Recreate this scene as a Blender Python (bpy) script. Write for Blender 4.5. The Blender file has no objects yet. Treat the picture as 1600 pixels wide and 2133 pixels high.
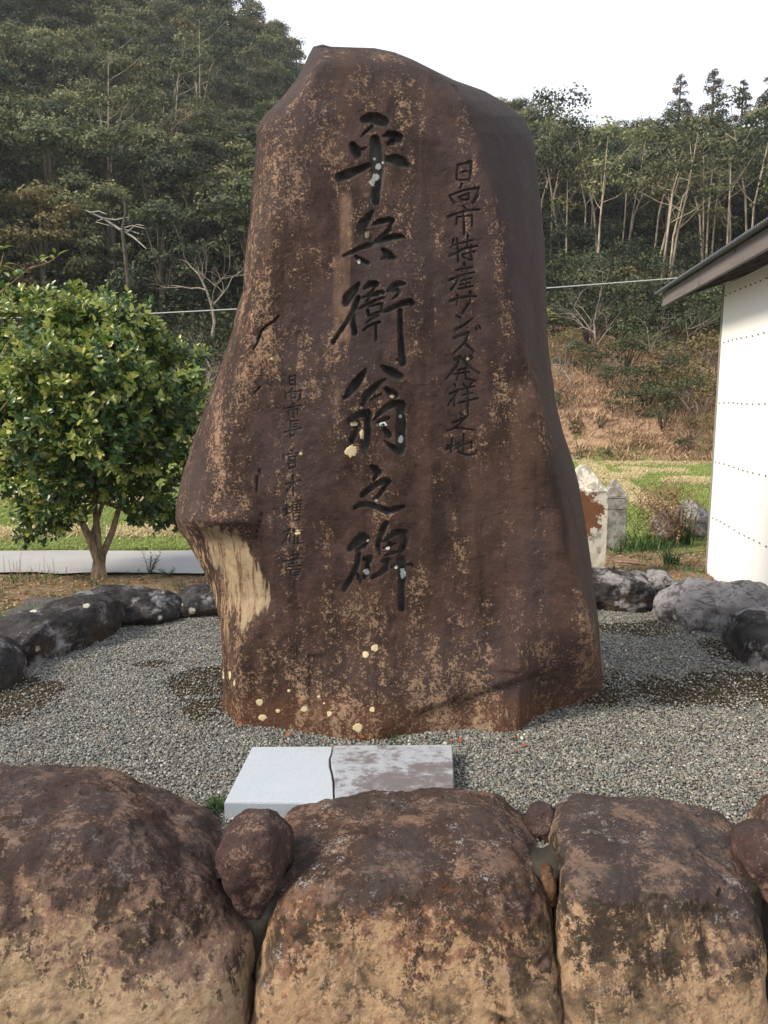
import bpy, math, random
import numpy as np
from math import sin, cos, pi, radians
from mathutils import Vector, Matrix
random.seed(7)
rng = np.random.default_rng(7)
SC = bpy.context.scene
COL = SC.collection

# ------------------------------------------------------------------ camera, world, sun, exposure
CAMZ = 1.5
F, CX, CY = 1600.0, 800.0, 1066.5
PITCH = math.atan((CY - 832) / F)
cd = bpy.data.cameras.new('camera')
cam = bpy.data.objects.new('camera', cd)
COL.objects.link(cam)
cam.location = (0, 0, CAMZ)
cam.rotation_euler = (pi / 2 - PITCH, 0, 0)
cd.sensor_fit = 'VERTICAL'
cd.sensor_height = 24.0
cd.lens = 24.0 * F / 2133.0
cd.clip_start = 0.05
cd.clip_end = 2000
SC.camera = cam

SUN_EL, SUN_AZ = radians(40), radians(-111)     # azimuth from +Y, clockwise positive: behind the left shoulder
w = bpy.data.worlds.new('World')
SC.world = w
w.use_nodes = True
nt = w.node_tree
nt.nodes.clear()
out = nt.nodes.new('ShaderNodeOutputWorld')
bg = nt.nodes.new('ShaderNodeBackground')
sky = nt.nodes.new('ShaderNodeTexSky')
sky.sky_type = 'NISHITA'
sky.sun_disc = False
sky.sun_elevation = SUN_EL
sky.sun_rotation = SUN_AZ
sky.air_density = 1.0
sky.dust_density = 3.0
mx = nt.nodes.new('ShaderNodeMix')
mx.data_type = 'RGBA'
mx.inputs[0].default_value = 0.72
mx.inputs[7].default_value = (12.2, 12.6, 13.4, 1)     # the thin bright cloud over the whole sky
nt.links.new(sky.outputs[0], mx.inputs[6])
nt.links.new(mx.outputs[2], bg.inputs[0])
bg.inputs[1].default_value = 0.085
nt.links.new(bg.outputs[0], out.inputs[0])
w.cycles.sampling_method = 'MANUAL'
w.cycles.sample_map_resolution = 256

sl = bpy.data.lights.new('sun', 'SUN')
sl.energy = 3.8
sl.angle = radians(14)
sl.color = (1.0, 0.87, 0.70)
sun = bpy.data.objects.new('sun', sl)
COL.objects.link(sun)
sd = Vector((sin(SUN_AZ) * cos(SUN_EL), cos(SUN_AZ) * cos(SUN_EL), sin(SUN_EL)))
sun.rotation_euler = sd.to_track_quat('Z', 'Y').to_euler()
sun.location = sd * 50
SC.view_settings.view_transform = 'Standard'
SC.view_settings.look = 'None'
SC.view_settings.exposure = 0.58
SC.view_settings.gamma = 1
SC.cycles.max_bounces = 5
SC.cycles.diffuse_bounces = 2
SC.cycles.glossy_bounces = 2
SC.cycles.transmission_bounces = 2
SC.cycles.transparent_max_bounces = 6
SC.cycles.use_denoising = True

# ------------------------------------------------------------------ measuring helpers (photo pixel -> place)
def ray(px, py):
    u = (np.asarray(px, float) - CX) / F
    v = (CY - np.asarray(py, float)) / F
    return u, cos(PITCH) + v * sin(PITCH), -sin(PITCH) + v * cos(PITCH)
def at(px, py, Y):
    u, dy, dz = ray(px, py)
    t = Y / dy
    return np.stack(np.broadcast_arrays(u * t, Y + 0 * t, CAMZ + dz * t), -1)
def ground(px, py, z=0.0):
    u, dy, dz = ray(px, py)
    t = (z - CAMZ) / dz
    return np.stack(np.broadcast_arrays(u * t, dy * t, z + 0 * t), -1)

# ------------------------------------------------------------------ noise
def _hash(ix, iy, iz, seed):
    h = (ix.astype(np.int64) * 374761393 + iy.astype(np.int64) * 668265263 + iz.astype(np.int64) * 2147483647 + seed * 974711) & 0xffffffff
    h = ((h ^ (h >> 13)) * 1274126177) & 0xffffffff
    h = ((h ^ (h >> 16)) * 2246822519) & 0xffffffff
    return ((h ^ (h >> 15)) & 0xffffff) / float(0xffffff) * 2 - 1
def vnoise(P, seed=0):
    P = np.asarray(P, float)
    i = np.floor(P)
    f = P - i
    f = f * f * f * (f * (f * 6 - 15) + 10)
    i = i.astype(np.int64)
    r = 0
    for dx in (0, 1):
        wx = f[..., 0] if dx else 1 - f[..., 0]
        for dy in (0, 1):
            wy = f[..., 1] if dy else 1 - f[..., 1]
            for dz in (0, 1):
                wz = f[..., 2] if dz else 1 - f[..., 2]
                r = r + wx * wy * wz * _hash(i[..., 0] + dx, i[..., 1] + dy, i[..., 2] + dz, seed)
    return r
def fbm(P, scale, octaves=4, seed=0, gain=0.5):
    P = np.asarray(P, float) * scale
    a, r = 1.0, 0
    for o in range(octaves):
        r = r + a * vnoise(P + 17.3 * o, seed + o)
        P = P * 2.03
        a *= gain
    return r
def sstep(a, b, x):
    t = np.clip((x - a) / (b - a), 0, 1)
    return t * t * (3 - 2 * t)

# ------------------------------------------------------------------ mesh and object helpers
def make_mesh(name, V, Fc, mats=(), smooth=True, attrs=None, loops=None):
    """V (n,3); Fc (m,k) array of equal faces, or a list of such arrays"""
    me = bpy.data.meshes.new(name)
    V = np.asarray(V, dtype=np.float32)
    if not isinstance(Fc, (list, tuple)):
        Fc = [Fc]
    Fc = [np.asarray(a, dtype=np.int32) for a in Fc if len(a)]
    nl = sum(a.size for a in Fc)
    nf = sum(len(a) for a in Fc)
    me.vertices.add(len(V)); me.vertices.foreach_set('co', V.ravel())
    me.loops.add(nl); me.polygons.add(nf)
    me.loops.foreach_set('vertex_index', np.concatenate([a.ravel() for a in Fc]))
    tot = np.concatenate([np.full(len(a), a.shape[1], dtype=np.int32) for a in Fc])
    st = np.concatenate([[0], np.cumsum(tot)[:-1]]).astype(np.int32)
    me.polygons.foreach_set('loop_start', st)
    me.polygons.foreach_set('loop_total', tot)
    me.update(calc_edges=True)
    me.polygons.foreach_set('use_smooth', np.full(nf, bool(smooth)))
    for k, a in (attrs or {}).items():
        at_ = me.attributes.new(k, 'FLOAT', 'POINT')
        at_.data.foreach_set('value', np.asarray(a, dtype=np.float32))
    for m in (mats if isinstance(mats, (list, tuple)) else [mats]):
        me.materials.append(m)
    return me
def link(name, data, parent=None, loc=None, rot=None, scale=None):
    o = bpy.data.objects.new(name, data)
    COL.objects.link(o)
    if parent is not None: o.parent = parent
    if loc is not None: o.location = loc
    if rot is not None: o.rotation_euler = rot
    if scale is not None: o.scale = scale if hasattr(scale, '__len__') else (scale,) * 3
    return o
def empty(name, loc=(0, 0, 0), rz=0):
    o = bpy.data.objects.new(name, None)
    COL.objects.link(o)
    o.location = loc
    o.rotation_euler = (0, 0, rz)
    o.empty_display_size = 0.1
    return o
def tag(o, label=None, cat=None, group=None, kind=None):
    if label: o['label'] = label
    if cat: o['category'] = cat
    if group: o['group'] = group
    if kind: o['kind'] = kind
    return o
def dup(root, loc=None, rz=None, scale=None):
    r = root.copy(); COL.objects.link(r)
    if loc is not None: r.location = loc
    if rz is not None: r.rotation_euler = (0, 0, rz)
    if scale is not None: r.scale = scale if hasattr(scale, '__len__') else (scale,) * 3
    for ch in list(root.children):
        c = ch.copy(); COL.objects.link(c); c.parent = r
        for g in list(ch.children):
            d = g.copy(); COL.objects.link(d); d.parent = c
    return r
class MB:
    """collects geometry of several pieces into one mesh"""
    def __init__(s): s.V = []; s.Q = []; s.T = []; s.A = []; s.n = 0
    def add(s, V, Q=None, T=None, a=0.0):
        V = np.asarray(V, float)
        s.V.append(V)
        if Q is not None and len(Q): s.Q.append(np.asarray(Q) + s.n)
        if T is not None and len(T): s.T.append(np.asarray(T) + s.n)
        s.A.append(np.broadcast_to(np.asarray(a, float), (len(V),)))
        s.n += len(V)
    def box(s, c, h, R=None, a=0.0):
        v = np.array([[x, y, z] for x in (-1, 1) for y in (-1, 1) for z in (-1, 1)], float) * np.asarray(h)
        if R is not None: v = v @ np.asarray(R).T
        s.add(v + np.asarray(c), [[0, 1, 3, 2], [4, 6, 7, 5], [0, 4, 5, 1], [2, 3, 7, 6], [0, 2, 6, 4], [1, 5, 7, 3]], a=a)
    def tube(s, P, r, k=6, a=0.0, cap=True):
        P = np.asarray(P, float); r = np.broadcast_to(np.asarray(r, float), (len(P),))
        T = np.gradient(P, axis=0)
        T /= np.linalg.norm(T, axis=1)[:, None] + 1e-9
        ref = np.array([0.0, 0, 1]) if abs(T[0, 2]) < 0.9 else np.array([1.0, 0, 0])
        U = np.cross(T, ref); U /= np.linalg.norm(U, axis=1)[:, None] + 1e-9
        for i in range(1, len(P)):
            if np.dot(U[i], U[i - 1]) < 0: U[i] = -U[i]
        W = np.cross(T, U)
        th = np.arange(k) * 2 * pi / k
        V = (P[:, None] + r[:, None, None] * (np.cos(th)[None, :, None] * U[:, None] + np.sin(th)[None, :, None] * W[:, None])).reshape(-1, 3)
        i = np.arange(len(P) - 1)[:, None] * k
        j = np.arange(k)[None]; j2 = (j + 1) % k
        Q = np.stack([i + j, i + j2, i + k + j2, i + k + j], -1).reshape(-1, 4)
        s.add(V, Q, a=a)
    def arrays(s):
        V = np.concatenate(s.V)
        Fs = []
        if s.Q: Fs.append(np.concatenate(s.Q))
        if s.T: Fs.append(np.concatenate(s.T))
        return V, Fs, np.concatenate(s.A)
    def mesh(s, name, mats=(), smooth=True):
        V, Fs, A = s.arrays()
        return make_mesh(name, V, Fs, mats, smooth, {'rnd': A})

def scatter(name, P, rots, scl, sources, label, parent=None):
    """geometry-nodes instances of the source meshes on points: for gravel and grass only"""
    me = bpy.data.meshes.new(name)
    P = np.asarray(P, np.float32)
    me.vertices.add(len(P)); me.vertices.foreach_set('co', P.ravel())
    a = me.attributes.new('rot', 'FLOAT_VECTOR', 'POINT'); a.data.foreach_set('vector', np.asarray(rots, np.float32).ravel())
    a = me.attributes.new('scl', 'FLOAT', 'POINT'); a.data.foreach_set('value', np.asarray(scl, np.float32))
    o = link(name, me, parent)
    ng = bpy.data.node_groups.new(name + '_nodes', 'GeometryNodeTree')
    ng.interface.new_socket('Geometry', in_out='INPUT', socket_type='NodeSocketGeometry')
    ng.interface.new_socket('Geometry', in_out='OUTPUT', socket_type='NodeSocketGeometry')
    gi = ng.nodes.new('NodeGroupInput'); go = ng.nodes.new('NodeGroupOutput')
    gc = bpy.data.collections.new(name + '_pieces')
    for m in sources: gc.objects.link(bpy.data.objects.new(m.name, m))
    ci = ng.nodes.new('GeometryNodeCollectionInfo')
    ci.inputs['Collection'].default_value = gc
    ci.inputs['Separate Children'].default_value = True
    ci.inputs['Reset Children'].default_value = True
    ip = ng.nodes.new('GeometryNodeInstanceOnPoints')
    ip.inputs['Pick Instance'].default_value = True
    nr = ng.nodes.new('GeometryNodeInputNamedAttribute'); nr.data_type = 'FLOAT_VECTOR'; nr.inputs[0].default_value = 'rot'
    ns = ng.nodes.new('GeometryNodeInputNamedAttribute'); ns.data_type = 'FLOAT'; ns.inputs[0].default_value = 'scl'
    L = ng.links.new
    L(gi.outputs[0], ip.inputs['Points']); L(ci.outputs[0], ip.inputs['Instance'])
    L(nr.outputs[0], ip.inputs['Rotation']); L(ns.outputs[0], ip.inputs['Scale'])
    L(ip.outputs[0], go.inputs[0])
    md = o.modifiers.new('scatter', 'NODES'); md.node_group = ng
    tag(o, label, None, None, 'stuff')
    return o

# ------------------------------------------------------------------ material helper
class M:
    def __init__(s, name, rough=0.8, spec=0.3):
        s.m = bpy.data.materials.new(name)
        s.m.use_nodes = True
        s.t = s.m.node_tree
        s.b = s.t.nodes['Principled BSDF']
        s.b.inputs['Roughness'].default_value = rough
        s.b.inputs['Specular IOR Level'].default_value = spec
        s.tc = s.t.nodes.new('ShaderNodeTexCoord')
        s.geo = s.t.nodes.new('ShaderNodeNewGeometry')
        s.oi = s.t.nodes.new('ShaderNodeObjectInfo')
        s.obj = s.tc.outputs['Object']
    def put(s, sock, v):
        if hasattr(v, 'is_output') or isinstance(v, bpy.types.NodeSocket): s.t.links.new(v, sock)
        elif isinstance(v, (tuple, list)) and len(v) == 3 and sock.type == 'RGBA': sock.default_value = (*v, 1)
        else: sock.default_value = v
    def noise(s, scale, detail=4, rough=0.55, vec=None, dist=0.0, col=False):
        n = s.t.nodes.new('ShaderNodeTexNoise')
        n.inputs['Scale'].default_value = scale; n.inputs['Detail'].default_value = detail
        n.inputs['Roughness'].default_value = rough; n.inputs['Distortion'].default_value = dist
        s.put(n.inputs['Vector'], vec if vec is not None else s.obj)
        return n.outputs[1 if col else 0]
    def voro(s, scale, vec=None, feature='F1', out='Distance', rnd=1.0):
        n = s.t.nodes.new('ShaderNodeTexVoronoi'); n.feature = feature
        n.inputs['Scale'].default_value = scale; n.inputs['Randomness'].default_value = rnd
        s.put(n.inputs['Vector'], vec if vec is not None else s.obj)
        return n.outputs[out]
    def scale(s, v, vec=None, off=(0, 0, 0)):
        n = s.t.nodes.new('ShaderNodeMapping'); n.inputs['Scale'].default_value = v; n.inputs['Location'].default_value = off
        s.put(n.inputs['Vector'], vec if vec is not None else s.obj)
        return n.outputs[0]
    def math(s, op, a, b=0.0, clamp=False):
        n = s.t.nodes.new('ShaderNodeMath'); n.operation = op; n.use_clamp = clamp
        s.put(n.inputs[0], a); s.put(n.inputs[1], b)
        return n.outputs[0]
    def vadd(s, a, b, op='ADD'):
        n = s.t.nodes.new('ShaderNodeVectorMath'); n.operation = op
        s.put(n.inputs[0], a); s.put(n.inputs[1], b)
        return n.outputs[0]
    def vscale(s, a, k):
        n = s.t.nodes.new('ShaderNodeVectorMath'); n.operation = 'SCALE'
        s.put(n.inputs[0], a); s.put(n.inputs['Scale'], k)
        return n.outputs[0]
    def step(s, a, lo, hi):
        n = s.t.nodes.new('ShaderNodeMapRange'); n.interpolation_type = 'SMOOTHSTEP'
        s.put(n.inputs['Value'], a)
        if lo <= hi:
            n.inputs['From Min'].default_value = lo; n.inputs['From Max'].default_value = hi
            return n.outputs[0]
        n.inputs['From Min'].default_value = hi; n.inputs['From Max'].default_value = lo
        n.inputs['To Min'].default_value = 1; n.inputs['To Max'].default_value = 0
        return n.outputs[0]
    def mix(s, f, a, b, mode='MIX'):
        n = s.t.nodes.new('ShaderNodeMix'); n.data_type = 'RGBA'; n.blend_type = mode
        s.put(n.inputs[0], f); s.put(n.inputs[6], a); s.put(n.inputs[7], b)
        return n.outputs[2]
    def ramp(s, f, stops):
        n = s.t.nodes.new('ShaderNodeValToRGB')
        e = n.color_ramp.elements
        while len(e) < len(stops): e.new(0.5)
        for i, (p, c) in enumerate(stops):
            e[i].position = p; e[i].color = (*c, 1)
        s.put(n.inputs[0], f)
        return n.outputs[0]
    def attr(s, name):
        n = s.t.nodes.new('ShaderNodeAttribute'); n.attribute_name = name
        return n.outputs['Fac']
    def xyz(s, v):
        n = s.t.nodes.new('ShaderNodeSeparateXYZ'); s.put(n.inputs[0], v)
        return n.outputs
    def bump(s, h, dist=0.01, strength=1.0, prev=None):
        n = s.t.nodes.new('ShaderNodeBump'); n.inputs['Distance'].default_value = dist; n.inputs['Strength'].default_value = strength
        s.put(n.inputs['Height'], h)
        if prev is not None: s.put(n.inputs['Normal'], prev)
        return n.outputs[0]
    def done(s, col=None, normal=None, rough=None, trans=None):
        if col is not None: s.put(s.b.inputs['Base Color'], col)
        if normal is not None: s.put(s.b.inputs['Normal'], normal)
        if rough is not None: s.put(s.b.inputs['Roughness'], rough)
        return s.m
def simple(name, c, rough=0.8, spec=0.3, var=0.15, sc=20, metal=0.0):
    m = M(name, rough, spec)
    n = m.noise(sc, 5)
    m.b.inputs['Metallic'].default_value = metal
    return m.done(m.mix(n, tuple(x * (1 - var) for x in c), tuple(min(1, x * (1 + var)) for x in c)), m.bump(n, 0.002, 0.4))
def pool(k, P):
    return np.interp(k, [p[0] for p in P], [p[1] for p in P])
# ================================================================== MATERIALS: stone
def stone_material():
    m = M('weathered_brown_stone', 0.8, 0.14)
    o = m.obj
    streak = m.noise(3.2, 5, 0.6, m.scale((1, 1, 0.16)), 0.4)
    big = m.noise(2.1, 4, 0.6)
    med = m.noise(9, 6, 0.66)
    base = m.mix(m.step(med, .35, .68), (0.030, 0.018, 0.0145), (0.066, 0.041, 0.034))
    dk = m.noise(7.5, 5, .65, m.scale((1, 1, .10)), .2)
    base = m.mix(m.math('MULTIPLY', m.step(dk, .48, .60), .68), base, (0.020, 0.0135, 0.012))
    base = m.mix(m.math('MULTIPLY', m.step(streak, .50, .70), .5), base, (0.115, 0.065, 0.046))
    base = m.mix(m.math('MULTIPLY', m.step(m.noise(1.6, 4, .6, m.scale((1, 1, .7))), .45, .6), .5), base, (0.062, 0.046, 0.047))
    rust = m.attr('rust')
    base = m.mix(m.math('MULTIPLY', m.step(m.math('ADD', rust, m.math('MULTIPLY', m.math('SUBTRACT', med, .5), .7))    , .35, 1.1), .55), base, (0.115, 0.052, 0.028))
    # crusty light flecks in patches
    patch = m.math('ADD', m.math('MULTIPLY', m.noise(6.5, 6, 0.66, m.scale((1.25, 1, .38))), 1.0), m.math('MULTIPLY', m.attr('fleck'), .13))
    fine = m.math('ADD', m.math('MULTIPLY', m.noise(105, 6, 0.75, None, 0.5), .6), m.math('MULTIPLY', m.noise(34, 6, .7), .4))
    fl = m.step(m.math('ADD', m.math('MULTIPLY', m.math('SUBTRACT', patch, .5), .46), fine), .568, .625)
    flc = m.mix(m.noise(7, 2), (0.30, 0.165, 0.105), (0.36, 0.27, 0.18))
    base = m.mix(m.math('MULTIPLY', fl, .78), base, flc)
    tiny = m.step(m.noise(150, 3, 0.8), .66, .72)
    base = m.mix(m.math('MULTIPLY', tiny, .5), base, (0.34, 0.28, 0.22))
    # washed vertical light streaks below the carving
    tan = m.math('ADD', m.attr('tan'), m.math('MULTIPLY', m.math('SUBTRACT', m.noise(12, 5, .65, m.scale((1, 1, .35))), .5), 1.1))
    base = m.mix(m.math('MULTIPLY', m.step(tan, .42, .95), .6), base, (0.27, 0.17, 0.115))
    # grey tint: sky sheen high up and right flank shade, put into the colour
    gz = m.math('ADD', m.attr('grey'), m.math('MULTIPLY', m.math('SUBTRACT', m.noise(14, 6, .7), .5), .8))
    base = m.mix(m.math('MULTIPLY', m.step(gz, .3, .9), .8), base, m.mix(m.noise(16, 6, .7, m.scale((1, 1, .3))), (0.022, 0.019, 0.020), (0.062, 0.050, 0.048)))
    # bare pale scar
    pale = m.math('ADD', m.attr('pale'), m.math('MULTIPLY', m.math('SUBTRACT', m.noise(16, 6, .7, m.scale((2.2, 1, .25))), .5), 1.9))
    palec = m.mix(m.noise(8, 5, .65, m.scale((2, 1, .2))), (0.21, 0.145, 0.09), (0.40, 0.33, 0.215))
    palec = m.mix(m.math('MULTIPLY', m.step(m.noise(17, 6, .7, m.scale((2.4, 1, .16))), .50, .62), .9), palec, (0.115, 0.06, 0.035))
    base = m.mix(m.step(pale, .50, .66), base, palec)
    rib = m.step(m.noise(26, 4, .6, m.scale((2.6, 1, .12))), .5, .62)
    base = m.mix(m.math('MULTIPLY', m.math('MULTIPLY', rib, m.attr('rib')), .85), base, (0.40, 0.27, 0.16))
    # greenish grey dirt in the cut letters
    g = m.attr('groove')
    gc = m.mix(m.step(m.noise(20, 4), .35, .7), (0.022, 0.024, 0.025), (0.070, 0.070, 0.060))
    base = m.mix(m.math('MULTIPLY', g, .9), base, gc)
    base = m.mix(m.math('MULTIPLY', m.attr('crack'), .9), base, (0.018, 0.013, 0.012))
    h = m.math('ADD', m.math('MULTIPLY', m.noise(34, 8, .7), 1.0), m.math('MULTIPLY', fl, .18))
    nb = m.bump(m.noise(15, 9, .74), .020, .9)
    nb = m.bump(h, 0.005, 0.9, nb)
    nb = m.bump(m.noise(190, 4, .8), 0.0014, 0.9, nb)
    return m.done(base, nb, m.math('ADD', .62, m.math('MULTIPLY', med, .3)))
MAT_STONE = stone_material()
MAT_PALE_LICHEN = simple('pale_lichen', (0.47, 0.40, 0.25), 0.95, 0.1, 0.28, 160)
MAT_GREY_LICHEN = simple('grey_lichen', (0.46, 0.50, 0.46), 0.95, 0.1, 0.2, 140)

# ================================================================== THE MONUMENT
LEFT = [(97, 654), (110, 646), (137, 632), (167, 615), (207, 584), (242, 549), (272, 534), (325, 530), (386, 525), (452, 521), (517, 514),
        (605, 505), (650, 493), (700, 481), (745, 466), (800, 447), (850, 428), (900, 409), (950, 392), (1000, 377), (1030, 370), (1060, 365),
        (1083, 365), (1097, 370), (1137, 394), (1188, 423), (1242, 445), (1292, 456), (1362, 462), (1432, 464), (1482, 461), (1510, 468), (1560, 500), (1600, 520)]
RIGHT = [(97, 690), (98, 740), (100, 780), (108, 820), (124, 860), (146, 904), (167, 947), (189, 1009), (211, 1048), (242, 1087), (277, 1109), (342, 1118),
         (430, 1127), (517, 1135), (605, 1138), (700, 1141), (750, 1146), (800, 1153), (850, 1161), (900, 1173), (962, 1194), (1009, 1206),
         (1103, 1222), (1167, 1231), (1215, 1236), (1302, 1248), (1370, 1252), (1404, 1256), (1437, 1252), (1470, 1240), (1520, 1210), (1600, 1150)]
CREASE_R = [(97, 830), (130, 880), (174, 950), (246, 978), (325, 1004), (386, 1026), (474, 1046), (583, 1052), (671, 1074), (736, 1092), (800, 1118), (870, 1130),
            (947, 1138), (1056, 1165), (1107, 1177), (1211, 1199), (1302, 1226), (1363, 1240), (1440, 1235), (1600, 1130)]
CREASE_L = [(97, 700), (170, 650), (250, 600), (430, 588), (474, 572), (605, 548), (700, 530), (800, 512), (900, 490), (1000, 478), (1083, 470),
            (1110, 500), (1149, 535), (1203, 560), (1246, 576), (1292, 552), (1340, 520), (1450, 495), (1600, 560)]
CONTACT = [(440, 1470), (460, 1488), (500, 1511), (560, 1519), (650, 1530), (727, 1537), (778, 1540), (844, 1532), (985, 1523), (1049, 1534),
           (1085, 1530), (1116, 1498), (1164, 1481), (1218, 1454), (1250, 1436), (1275, 1425)]
# strokes: (scale, x0, y0, depth, [[(x, y, r) ...] ...]) in pixels of enlarged details of the photograph
Z1 = (3.8095, 640, 200); Z2 = (3.8095, 640, 720); Z4 = (3.3333, 880, 320); Z3 = (3.5538, 500, 640)
BIG1 = [
 [(455,188,36),(500,178,48),(540,185,58),(600,205,50),(618,215,40)], [(428,325,7),(465,285,15),(495,262,14),(520,240,20)],
 [(598,322,7),(650,302,28),(700,322,46),(722,338,50)], [(640,385,14),(680,360,40)],
 [(362,392,32),(385,430,44),(405,462,42)], [(400,440,34),(440,425,18),(472,408,4)],
 [(262,645,44),(330,622,46),(410,590,36),(490,552,26),(540,540,20)], [(640,505,34),(700,508,48),(750,530,52),(795,555,34),(825,568,10)],
 [(538,348,42),(552,420,54),(560,520,60),(560,650,56),(550,760,42),(548,840,38)],
 [(520,915,14),(490,960,34),(445,1025,44),(425,1075,32)], [(445,1060,32),(490,1120,36),(520,1155,24)],
 [(520,1022,12),(575,1000,24),(640,985,30),(675,990,28)], [(675,995,26),(655,1060,24),(600,1110,20),(545,1150,16)],
 [(292,1268,16),(400,1218,20),(500,1180,26),(600,1140,30),(700,1118,32),(745,1115,24),(785,1130,8)],
 [(388,1275,14),(420,1300,24),(480,1330,24)], [(602,1222,18),(635,1250,36),(660,1275,38),(690,1290,26)], [(590,1300,6),(625,1275,20)],
 [(410,1490,16),(375,1540,36),(325,1600,46),(310,1640,38)],
 [(405,1605,26),(375,1690,26),(325,1780,22),(260,1875,20),(205,1958,20)], [(372,1745,20),(368,1810,28),(380,1880,28)],
 [(455,1528,12),(500,1495,30),(545,1495,32)], [(550,1500,24),(520,1550,12),(470,1580,8)], [(440,1600,8),(480,1590,12),(560,1555,14),(600,1560,22)],
 [(402,1692,10),(480,1655,15),(560,1615,14),(612,1600,10)], [(470,1640,12),(500,1590,12),(560,1580,18)],
 [(480,1700,14),(490,1740,18),(505,1745,12),(575,1715,14)], [(490,1672,10),(560,1655,12),(596,1650,12),(590,1710,14)],
 [(468,1802,8),(520,1765,12),(565,1745,14)], [(450,1862,12),(480,1830,14),(530,1810,12),(575,1795,12)], [(545,1815,12),(548,1870,12),(545,1935,14)],
 [(640,1548,14),(680,1515,28),(730,1490,28),(770,1492,18)], [(660,1548,14),(715,1540,26),(735,1560,20),(700,1595,10),(676,1612,6)],
 [(618,1712,20),(680,1680,24),(760,1645,28),(815,1635,32),(832,1650,28)], [(738,1705,24),(742,1850,26),(748,1980,30),(756,2085,34),(762,2120,34)], [(708,2085,6),(740,2110,16)]]
BIG2 = [
 [(462,195,16),(430,245,36),(385,310,44),(340,370,36),(298,412,20)],
 [(592,165,16),(640,195,34),(690,225,42),(740,252,36)], [(622,265,12),(560,305,26),(500,365,34),(455,420,34),(440,465,24)],
 [(500,432,8),(540,408,14),(585,385,10)], [(625,342,20),(665,375,36),(705,398,30)],
 [(530,590,10),(570,545,20),(620,500,28),(680,462,34),(745,468,40)], [(745,475,42),(748,580,42),(746,700,44),(748,800,46),(742,840,38)],
 [(735,840,38),(690,815,30),(650,785,18),(612,755,6)],
 [(560,612,12),(600,590,24),(645,578,18)], [(596,635,12),(628,680,24),(655,715,28)],
 [(330,600,18),(370,575,28),(420,545,36),(480,540,38)], [(484,560,34),(482,680,34),(470,760,32),(462,800,34)],
 [(345,615,22),(400,610,30),(420,640,18)], [(395,650,20),(375,710,28),(352,760,24)],
 [(512,960,22),(545,985,36),(580,1012,28)], [(560,1020,22),(535,1055,14),(524,1080,6)],
 [(440,1185,26),(490,1145,26),(560,1095,28),(625,1070,28),(645,1080,28)], [(640,1090,24),(590,1160,20),(540,1225,18)],
 [(372,1288,16),(420,1262,24),(500,1262,26),(570,1285,28),(640,1315,30),(700,1300,28),(765,1278,16)],
 [(338,1612,24),(390,1565,38),(440,1525,46),(472,1535,34)], [(400,1620,20),(450,1590,34),(485,1560,20)],
 [(412,1655,28),(395,1740,28),(350,1840,26),(296,1932,22)],
 [(450,1695,20),(495,1690,32),(500,1720,24)], [(485,1720,26),(480,1800,28),(450,1850,16)], [(395,1800,14),(420,1850,22),(428,1878,14)],
 [(630,1412,26),(605,1460,30),(575,1530,28),(560,1590,24),(582,1655,14)],
 [(600,1560,14),(650,1520,22),(700,1485,28),(755,1480,28)], [(765,1490,32),(775,1550,30),(758,1600,28),(742,1640,22)],
 [(645,1560,16),(665,1585,18)], [(605,1608,8),(650,1590,10),(700,1570,8)], [(615,1668,10),(665,1648,16),(715,1640,10)],
 [(600,1712,18),(635,1705,26)], [(632,1715,24),(622,1770,26),(575,1808,24),(520,1838,20)],
 [(665,1760,8),(700,1748,18),(735,1740,14)], [(790,1745,12),(820,1735,14),(838,1748,12)],
 [(742,1692,38),(752,1740,40),(755,1820,38),(752,1900,32),(750,2000,30),(750,2085,30)]]
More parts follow.
